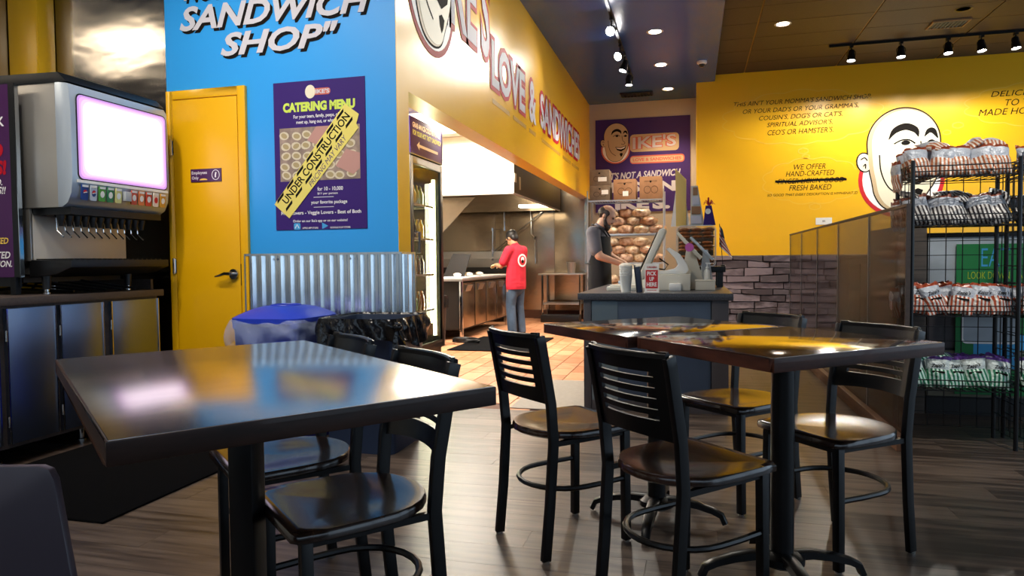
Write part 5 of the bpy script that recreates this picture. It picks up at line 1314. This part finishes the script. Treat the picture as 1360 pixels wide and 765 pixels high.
def chip_mesh(seed, key):
    rg = random.Random(seed); W, H, T = .066, .185, .026; ph = [rg.uniform(0, 6) for _ in range(5)]
    def P(u, v, s):
        x = (u * 2 - 1) * W; z = v * H
        e = max(1 - abs(2 * u - 1) ** 3.2, 0) * max(1 - abs(2 * v - 1) ** 3.0, 0)
        y = s * (T * e ** .7 + .0012) + .004 * math.sin(9 * u + ph[0] + 7 * v) * e + .003 * math.sin(17 * v + ph[1])
        x *= 1 - .06 * math.sin(math.pi * v) + .02 * math.sin(11 * v + ph[2]); z += .004 * math.sin(14 * u + ph[3]) * (1 if v > .5 else .5) + (.012 * (u - .5) * math.sin(ph[4]))
        if v in (0, 1): z += .004 * ((int(u * 10)) % 2) * (1 if v else -1)
        return (x, y, z)
    m = MB(); m.grid(lambda u, v: P(u, v, -1), 10, 10); m.grid(lambda u, v: P(u, v, 1), 10, 10)
    # close the rim
    for (f0, f1) in ((lambda k: (k, 0), 0), (lambda k: (k, 1), 0), (lambda k: (0, k), 0), (lambda k: (1, k), 0)):
        vs = [P(*f0(i / 10), s) for i in range(11) for s in (-1, 1)]
        m.add(vs, [(2 * i, 2 * i + 1, 2 * i + 3, 2 * i + 2) for i in range(10)])
    me = m.mesh('chip_bag', smooth=60); me.materials.append(BM[key]); return me
CH = {k: [chip_mesh(7 * i + len(k), k) for i in range(3)] for k in BM}
_lt = {}
def bag_letter(parent):
    if 'me' not in _lt:
        F = Fr((0, -.031, 0), (1, 0, 0), (0, 0, 1)); o = text(None, F, "Zapp's", (-.036, .036, .10, .128), M['letter_black'], .0, .02, .2, tilt=.15)
        _lt['me'] = o.data; bpy.data.objects.remove(o)
        m = plate(F, rr_poly(-.03, .035, .075, .088, .004, 2), -.001, .001).mesh('print'); m.materials.append(M['letter_black']); _lt['bar'] = m
    link('lettering', _lt['me'], parent); link('print_band', _lt['bar'], parent)
def wire_panel(nx, nz, x0, x1, z0, z1, axis, c, r=.0022):
    m = MB()
    def bx(a0, a1, q0, q1):
        m.box(*((a0, a1, c - r, c + r) if axis == 'x' else (c - r, c + r, a0, a1)), q0, q1)
    for i in range(nx + 1):
        a = x0 + (x1 - x0) * i / nx; bx(a - r, a + r, z0, z1)
    for j in range(nz + 1):
        z = z0 + (z1 - z0) * j / nz; bx(x0, x1, z - r, z + r)
    return m
def rack(label, x0, y0, W=.54, D=.30, Hh=1.66):
    t = thing('wire_rack', label, 'rack', (x0 + W / 2, y0 + D / 2, 0), 0, 'black wire chip racks')
    w, d = W / 2, D / 2
    for x in (-w, w):
        for y in (-d, d): part(t, 'post', MB().tube([(x, y, 0), (x, y, Hh)], .0125, 8), M['black_metal'])
    part(t, 'side_grid', wire_panel(4, 16, -d, d, .06, Hh - .02, 'y', -w), M['black_metal'])
    part(t, 'side_grid', wire_panel(4, 16, -d, d, .06, Hh - .02, 'y', w), M['black_metal'])
    part(t, 'back_grid', wire_panel(6, 18, -w, w, .06, Hh - .02, 'x', d), M['black_metal'])
    for z in (.33, .76, 1.285, 1.565):
        m = MB()
        for i in range(14): m.box(-w + .01 + i * (2 * w - .02) / 13 - .002, -w + .01 + i * (2 * w - .02) / 13 + .002, -d, d, z - .002, z + .002)
        for zz in (0, .03, .06):
            for y in (-d, d): m.box(-w, w, y - .003, y + .003, z + zz - .003, z + zz + .003)
            for x in (-w, w): m.box(x - .003, x + .003, -d, d, z + zz - .003, z + zz + .003)
        for i in range(9): m.box(-w + i * 2 * w / 8 - .0018, -w + i * 2 * w / 8 + .0018, -d - .002, -d + .002, z, z + .06)
        part(t, 'wire_shelf', m, M['black_metal'])
    return t
RKX, RKY = 1.235, 4.46
rack('black wire chip rack beside the tinted partition', RKX, RKY)
rack('black wire chip rack cut off by the right edge of the picture', RKX + .60, RKY + .02)
nth = ['first', 'second', 'third', 'fourth', 'fifth', 'sixth', 'seventh']
shelf = [(1.57, 'copper', 'top', 'copper'), (1.289, 'dark', 'second', 'black'), (.764, 'orange', 'third', 'orange'), (.334, 'green', 'bottom', 'green')]
rg = random.Random(11)
for z, key, nm_, cn in shelf:
    for rk, (bx, n, rows) in enumerate(((RKX, 5, 3), (RKX + .60, 3, 2))):
        for r in range(rows):
            for i in range(n):
                o = bpy.data.objects.new('chip_bag', CH[key][rg.randrange(3)]); C.objects.link(o)
                y = RKY + .065 + r * .085 + (.02 if rk else 0)
                o.location = (bx + .06 + i * .105 + rg.uniform(-.008, .008), y, z + .006 + rg.uniform(0, .004))
                o.rotation_euler = (R(-24 + rg.uniform(-5, 4)), R(rg.uniform(-13, 13)), R(rg.uniform(-20, 20)))
                if r == 0:
                    if nm_ in ('third', 'bottom'): bag_letter(o)
                    tag(o, '%s %s-striped chip bag from the left, front row of the %s shelf, %s rack' % (nth[i], cn, nm_, 'right-edge' if rk else 'partition-side'), 'chip bag', 'chip bags on the wire racks')
                else:
                    g = '%s-striped chip bags behind the front row, %s shelf, %s rack' % (cn, nm_, 'right-edge' if rk else 'partition-side')
                    tag(o, '%s %s-striped chip bag from left, %s row back on %s shelf, %s rack' % (nth[i], cn, nth[r], nm_, 'right-edge' if rk else 'partition-side'), 'chip bag', g)
        if nm_ in ('top', 'second', 'bottom') :   # loose bags lying across the row
            for i in range(1 if nm_ == 'top' else 0, n - 1 if nm_ != 'bottom' else 2):
                o = bpy.data.objects.new('chip_bag', CH[key][rg.randrange(3)]); C.objects.link(o)
                o.location = (bx + .10 + i * .125 + rg.uniform(-.02, .02), RKY + .13, z + (.165 if nm_ == 'top' else .145)); o.rotation_euler = (R(-72), R(rg.uniform(-35, 35)), R(rg.uniform(-30, 30)))
                tag(o, '%s %s chip bag from the left lying across the %s shelf row, %s rack' % (nth[i], cn, nm_, 'right-edge' if rk else 'partition-side'), 'chip bag', 'chip bags on the wire racks')
# bags hanging over the left end of the rack
for z, key, nm_ in ((1.50, 'copper', 'highest'), (1.26, 'dark', 'middle'), (.74, 'orange', 'lowest')):
    o = bpy.data.objects.new('chip_bag', CH[key][0]); C.objects.link(o); o.location = (RKX - .035, RKY + .17, z); o.rotation_euler = (R(4), 0, R(-80)); o.scale = (.8, .8, .95)
    tag(o, '%s chip bag poking out at the left side of the wire rack' % nm_, 'chip bag', 'chip bags on the wire racks')
# ================================================================ people
def capsule(m, a, b, r0, r1, n=14, sq=(1, 1)):
    a, b = Vector(a), Vector(b); d = (b - a); L = d.length; d = d.normalized() if L > 1e-6 else Vector((0, 0, 1))
    q = d.to_track_quat('Z', 'Y'); prof = []
    for i in range(5): t_ = math.pi / 2 * i / 4; prof.append((r0 * math.sin(t_), -r0 * math.cos(t_)))
    for i in range(5): t_ = math.pi / 2 * i / 4; prof.append((r1 * math.cos(t_), L + r1 * math.sin(t_)))
    k = MB().lathe([(max(p, 0), z) for p, z in prof], (0, 0, 0), n, *sq)
    m.add([a + q @ Vector(v) for v in k.v], k.f)
def chain(m, pts, rs, sq=(1, 1)):
    for i in range(len(pts) - 1): capsule(m, pts[i], pts[i + 1], rs[i], rs[i + 1], sq=sq)
def ellip(m, c, r, rot=(0, 0, 0), n=18):
    from mathutils import Euler
    k = MB().ball((0, 0, 0), 1, n, 12); e = Euler(rot).to_matrix(); c = Vector(c)
    m.add([c + e @ Vector((v[0] * r[0], v[1] * r[1], v[2] * r[2])) for v in k.v], k.f)
def fuse(name, m, vox, smooth=4, fac=.5):
    me = bpy.data.meshes.new('src'); me.from_pydata(m.v, [], m.f); o = bpy.data.objects.new('src', me); C.objects.link(o)
    r = o.modifiers.new('r', 'REMESH'); r.mode = 'VOXEL'; r.voxel_size = vox; r.use_smooth_shade = True
    s = o.modifiers.new('s', 'SMOOTH'); s.iterations = smooth; s.factor = fac
    out = bpy.data.meshes.new_from_object(o.evaluated_get(bpy.context.evaluated_depsgraph_get())); out.name = name
    bpy.data.objects.remove(o); bpy.data.meshes.remove(me); return out
def hand(m, wrist, d, nrm, s=1, curl=35, side=1):
    """palm + five separate fingers; d = pointing direction, nrm = back of hand"""
    w_ = Vector(wrist); d = Vector(d).normalized(); nrm = (Vector(nrm) - d * Vector(nrm).dot(d)).normalized(); x = d.cross(nrm) * side
    for k in (-.024, -.008, .008, .024): capsule(m, w_ + x * k * .6, w_ + d * .075 * s + x * k, .014, .012, 8)
    for i, L in enumerate((.062, .072, .068, .052)):
        k = (-.027, -.009, .009, .027)[i]; p = w_ + d * .078 * s + x * k; dd = d.copy(); r = .0085
        for j in range(3):
            dd = (dd - nrm * math.tan(R(curl)) * .55).normalized(); q = p + dd * L * s * (.45, .32, .27)[j]; capsule(m, p, q, r, r * .92, 8); p = q; r *= .92
    p = w_ + d * .02 - x * .028; q = p + (d * .6 - x * .75 - nrm * .2).normalized() * .035; capsule(m, p, q, .012, .0105, 8)
    capsule(m, q, q + (d * .95 - x * .15 - nrm * .3).normalized() * .032, .0105, .009, 8)
def head(m, c, tilt, s=1):
    """c = centre; looking +y, tilted down by tilt degrees about x"""
    from mathutils import Euler
    e = Euler((-R(tilt), 0, 0)).to_matrix(); c = Vector(c)
    P = lambda x, y, z: c + e @ Vector((x * s, y * s, z * s))
    ellip(m, P(0, -.012, .03), (.074 * s, .095 * s, .088 * s), (-R(tilt), 0, 0)); ellip(m, P(0, .022, -.035), (.058 * s, .070 * s, .082 * s), (-R(tilt), 0, 0))
    capsule(m, P(0, .055, -.088), P(0, .06, -.084), .03 * s, .024 * s); capsule(m, P(0, .093, .01), P(0, .113, -.025), .010 * s, .013 * s, 8)
    for sx in (-1, 1):
        ellip(m, P(sx * .077, -.008, -.01), (.011 * s, .019 * s, .031 * s), (-R(tilt), 0, 0), 10); capsule(m, P(sx * .012, .093, .03), P(sx * .05, .075, .028), .010 * s, .009 * s, 8)
        capsule(m, P(sx * .012, .096, -.03), P(sx * .014, .097, -.03), .008 * s, .008 * s, 8)
    capsule(m, P(-.022, .09, -.055), P(.022, .09, -.055), .009 * s, .009 * s, 8)
    return P
def hem(me, z, z1=None):
    bm = bmesh.new(); bm.from_mesh(me)
    r = bmesh.ops.bisect_plane(bm, geom=bm.verts[:] + bm.edges[:] + bm.faces[:], plane_co=(0, 0, z), plane_no=(0, 0, 1), clear_inner=True)
    bm.to_mesh(me); bm.free(); return me
# ---- worker in red: local +y = facing, feet at origin
t = thing('person', 'person in red t-shirt with round white back print and blue jeans, seen from behind', 'person', (-2.50, 9.80, .014), R(152 - 90))
m = MB()
hc_ = (0.0, .075, 1.425)
P = head(m, hc_, 34, .95)
chain(m, [(0, -.01, 1.25), (0, .02, 1.33), (0, .05, 1.38)], [.075, .056, .056])
chain(m, [(0, 0, .86), (0, -.01, 1.05), (0, -.015, 1.22)], [.115, .115, .115], (1.1, .7))
for s in (-1, 1):
    sh = Vector((s * .165, 0, 1.25)); el = Vector((s * .215, .10, 1.02)); wr = Vector((s * .10, .315, 1.035))
    chain(m, [sh, el, wr], [.052, .041, .027])
    chain(m, [(s * .085, 0, .82), (s * .095, .03, .45), (s * .1, -.01, .09)], [.085, .055, .04])
    if s == 1: pass
body = fuse('body', m, .011, 3); part(t, 'body', body, M['skin'])
m = MB()
for s in (-1, 1): hand(m, (s * .10, .31, 1.035), (-s * .35, 1, -.12), (0, .1, 1), 1, 30, s)
part(t, 'glove', fuse('glove', m, .0045, 2), M['glove'], label='thin pale work gloves')
m = MB()
chain(m, [(0, .0, .72), (0, .0, .86), (0, -.01, 1.02), (0, -.02, 1.2)], [.160, .158, .15, .138], (1.12, .78))
chain(m, [(-.12, -.005, 1.245), (.12, -.005, 1.245)], [.075, .075])
chain(m, [(0, 0, 1.25), (0, .015, 1.31)], [.075, .066])
for s in (-1, 1): chain(m, [(s * .15, -.005, 1.245), (s * .205, .06, 1.08)], [.074, .064])
part(t, 'shirt', hem(fuse('shirt', m, .010, 4), .68), M['shirt_red'])
m = MB()
chain(m, [(0, 0, .70), (0, 0, .78)], [.13, .13], (1.08, .75))
for s in (-1, 1):
    chain(m, [(s * .072, 0, .74), (s * .09, .03, .44), (s * .1, -.012, .06)], [.088, .074, .068])
part(t, 'jeans', fuse('jeans', m, .010, 3), M['jeans'])
for s in (-1, 1):
    m = MB(); chain(m, [(s * .1, -.04, .035), (s * .105, .06, .035), (s * .11, .14, .028)], [.04, .042, .034]); k = fuse('shoe', m, .008, 2); part(t, 'shoe', k, M['shoe'])
m = MB()
ellip(m, P(0, -.022, .04), (.082, .097, .088), (-R(34), 0, 0)); ellip(m, P(0, -.06, -.025), (.066, .05, .06), (-R(34), 0, 0))
for s in (-1, 1): capsule(m, P(s * .07, .01, .03), P(s * .072, .008, -.02), .014, .010, 8)
part(t, 'hair', fuse('hair', m, .007, 2), M['hair'])
for s in (-1, 1): part(t, 'eye', MB().ball(tuple(P(s * .03, .085, .012)), .010, 10, 8), M['hair'])
# back print : slightly curved disc following the back
def backdisc(cx, cz, r, col, off):
    m = MB()
    def fn(u, v):
        a = 2 * math.pi * u; x = cx + r * v * math.cos(a); z = cz + r * v * math.sin(a)
        y = -.124 - off + .6 * x * x - .0 + .012 * (z - 1.1)
        return (x, y, z)
    return m.grid(fn, 24, 5, True)
part(t, 'back_print', backdisc(0, 1.10, .095, 0, .006), M['letter_white'], recalc=False)
part(t, 'back_print', backdisc(0, 1.10, .07, 0, .0085), M['red'], recalc=False)
part(t, 'back_print', backdisc(0, 1.118, .036, 0, .011), M['letter_white'], recalc=False)
part(t, 'back_print', backdisc(0, 1.085, .026, 0, .0125), M['letter_black'], recalc=False)

# ---- bearded worker
t = thing('person', 'bearded person in grey t-shirt and black apron looking down', 'person', (-1.03, 7.85, 0), R(-8 - 90))
m = MB()
P = head(m, (0, .10, 1.605), 32, 1.0)
chain(m, [(0, -.02, 1.41), (0, .02, 1.48), (0, .065, 1.55)], [.085, .06, .06])
chain(m, [(0, 0, .95), (0, -.01, 1.18), (0, -.02, 1.38)], [.14, .135, .13], (1.15, .72))
for s in (-1, 1):
    sh = Vector((s * .185, -.01, 1.42)); el = Vector((s * .235, .07, 1.15)); wr = Vector((s * .10, .29, 1.06))
    chain(m, [sh, el, wr], [.058, .047, .03])
    chain(m, [(s * .09, 0, .92), (s * .1, .03, .5), (s * .11, -.01, .09)], [.095, .06, .045])
part(t, 'body', fuse('body', m, .012, 3), M['skin_light'])
m = MB()
for s in (-1, 1): hand(m, (s * .10, .285, 1.06), (-s * .3, 1, -.25), (0, .2, 1), 1.05, 35, s)
part(t, 'glove', fuse('glove', m, .0045, 2), M['glove'], label='thin pale work gloves')
m = MB()
chain(m, [(0, 0, .88), (0, -.005, 1.1), (0, -.02, 1.34)], [.16, .156, .148], (1.12, .76))
chain(m, [(-.13, -.015, 1.41), (.13, -.015, 1.41)], [.078, .078]); chain(m, [(0, -.01, 1.42), (0, .01, 1.465)], [.085, .075])
for s in (-1, 1): chain(m, [(s * .17, -.015, 1.41), (s * .222, .035, 1.21)], [.08, .07])
part(t, 'shirt', hem(fuse('shirt', m, .011, 4), .86), M['shirt_grey'])
m = MB()
chain(m, [(0, 0, .85), (0, 0, .93)], [.15, .152], (1.12, .76))
for s in (-1, 1): chain(m, [(s * .09, 0, .88), (s * .1, .03, .48), (s * .11, -.01, .07)], [.105, .08, .07])
part(t, 'trousers', fuse('trousers', m, .012, 3), M['apron'])
for s in (-1, 1):
    m = MB(); chain(m, [(s * .11, -.05, .04), (s * .115, .06, .04), (s * .12, .16, .03)], [.042, .046, .036]); part(t, 'shoe', fuse('shoe', m, .008, 2), M['shoe'])
    part(t, 'shoe_sole', MB().prism([(s * .115 + .046 * math.cos(R(a)), .05 + .13 * math.sin(R(a))) for a in range(0, 360, 24)], 'z', 0, .018), M['white'])
# apron: front sheet wrapped round the hips plus neck strap and ties
def ap(u, v):
    z = .45 + v * .92; w_ = 1.0 if z < 1.08 else max(.42, 1 - (z - 1.08) / .29 * .5)
    a = R(90 + (u - .5) * 236 * w_); rx = .185 + .02 * (1 - v) + .01 * math.sin(7 * u * 3 + 3 * v) * (1 - v); ry = .135 + .02 * (1 - v)
    return (rx * math.cos(a), ry * math.sin(a) - .002, z)
part(t, 'apron', MB().grid(ap, 26, 20), M['apron'], recalc=False)
part(t, 'apron_strap', MB().tube([(-.07, .12, 1.37), (-.075, .06, 1.46), (-.055, -.05, 1.505), (0, -.075, 1.515), (.055, -.05, 1.505), (.075, .06, 1.46), (.07, .12, 1.37)], .009, 6), M['apron'])
part(t, 'apron_tie', MB().tube([(.19 * math.cos(R(a)), .142 * math.sin(R(a)) - .003, 1.07) for a in range(200, 345, 12)], .008, 6), M['apron'])
m = MB()
ellip(m, P(0, -.045, .015), (.080, .074, .075), (-R(32), 0, 0))
for s in (-1, 1): ellip(m, P(s * .066, -.005, .03), (.017, .045, .035), (-R(32), 0, 0), 10); capsule(m, P(s * .072, .018, .01), P(s * .07, .02, -.05), .012, .012, 8)
part(t, 'hair', fuse('hair', m, .007, 2), M['hair_brown'])
m = MB()
for s in (-1, 1): chain(m, [P(s * .066, .02, -.045), P(s * .052, .05, -.085), P(s * .02, .078, -.105)], [.016, .024, .026])
capsule(m, P(0, .08, -.10), P(0, .085, -.125), .03, .022); capsule(m, P(-.025, .100, -.043), P(.025, .100, -.043), .008, .008, 8)
part(t, 'beard', fuse('beard', m, .006, 2), M['hair_brown'])
for s in (-1, 1): part(t, 'eye', MB().ball(tuple(P(s * .032, .088, .012)), .010, 10, 8), M['hair'])
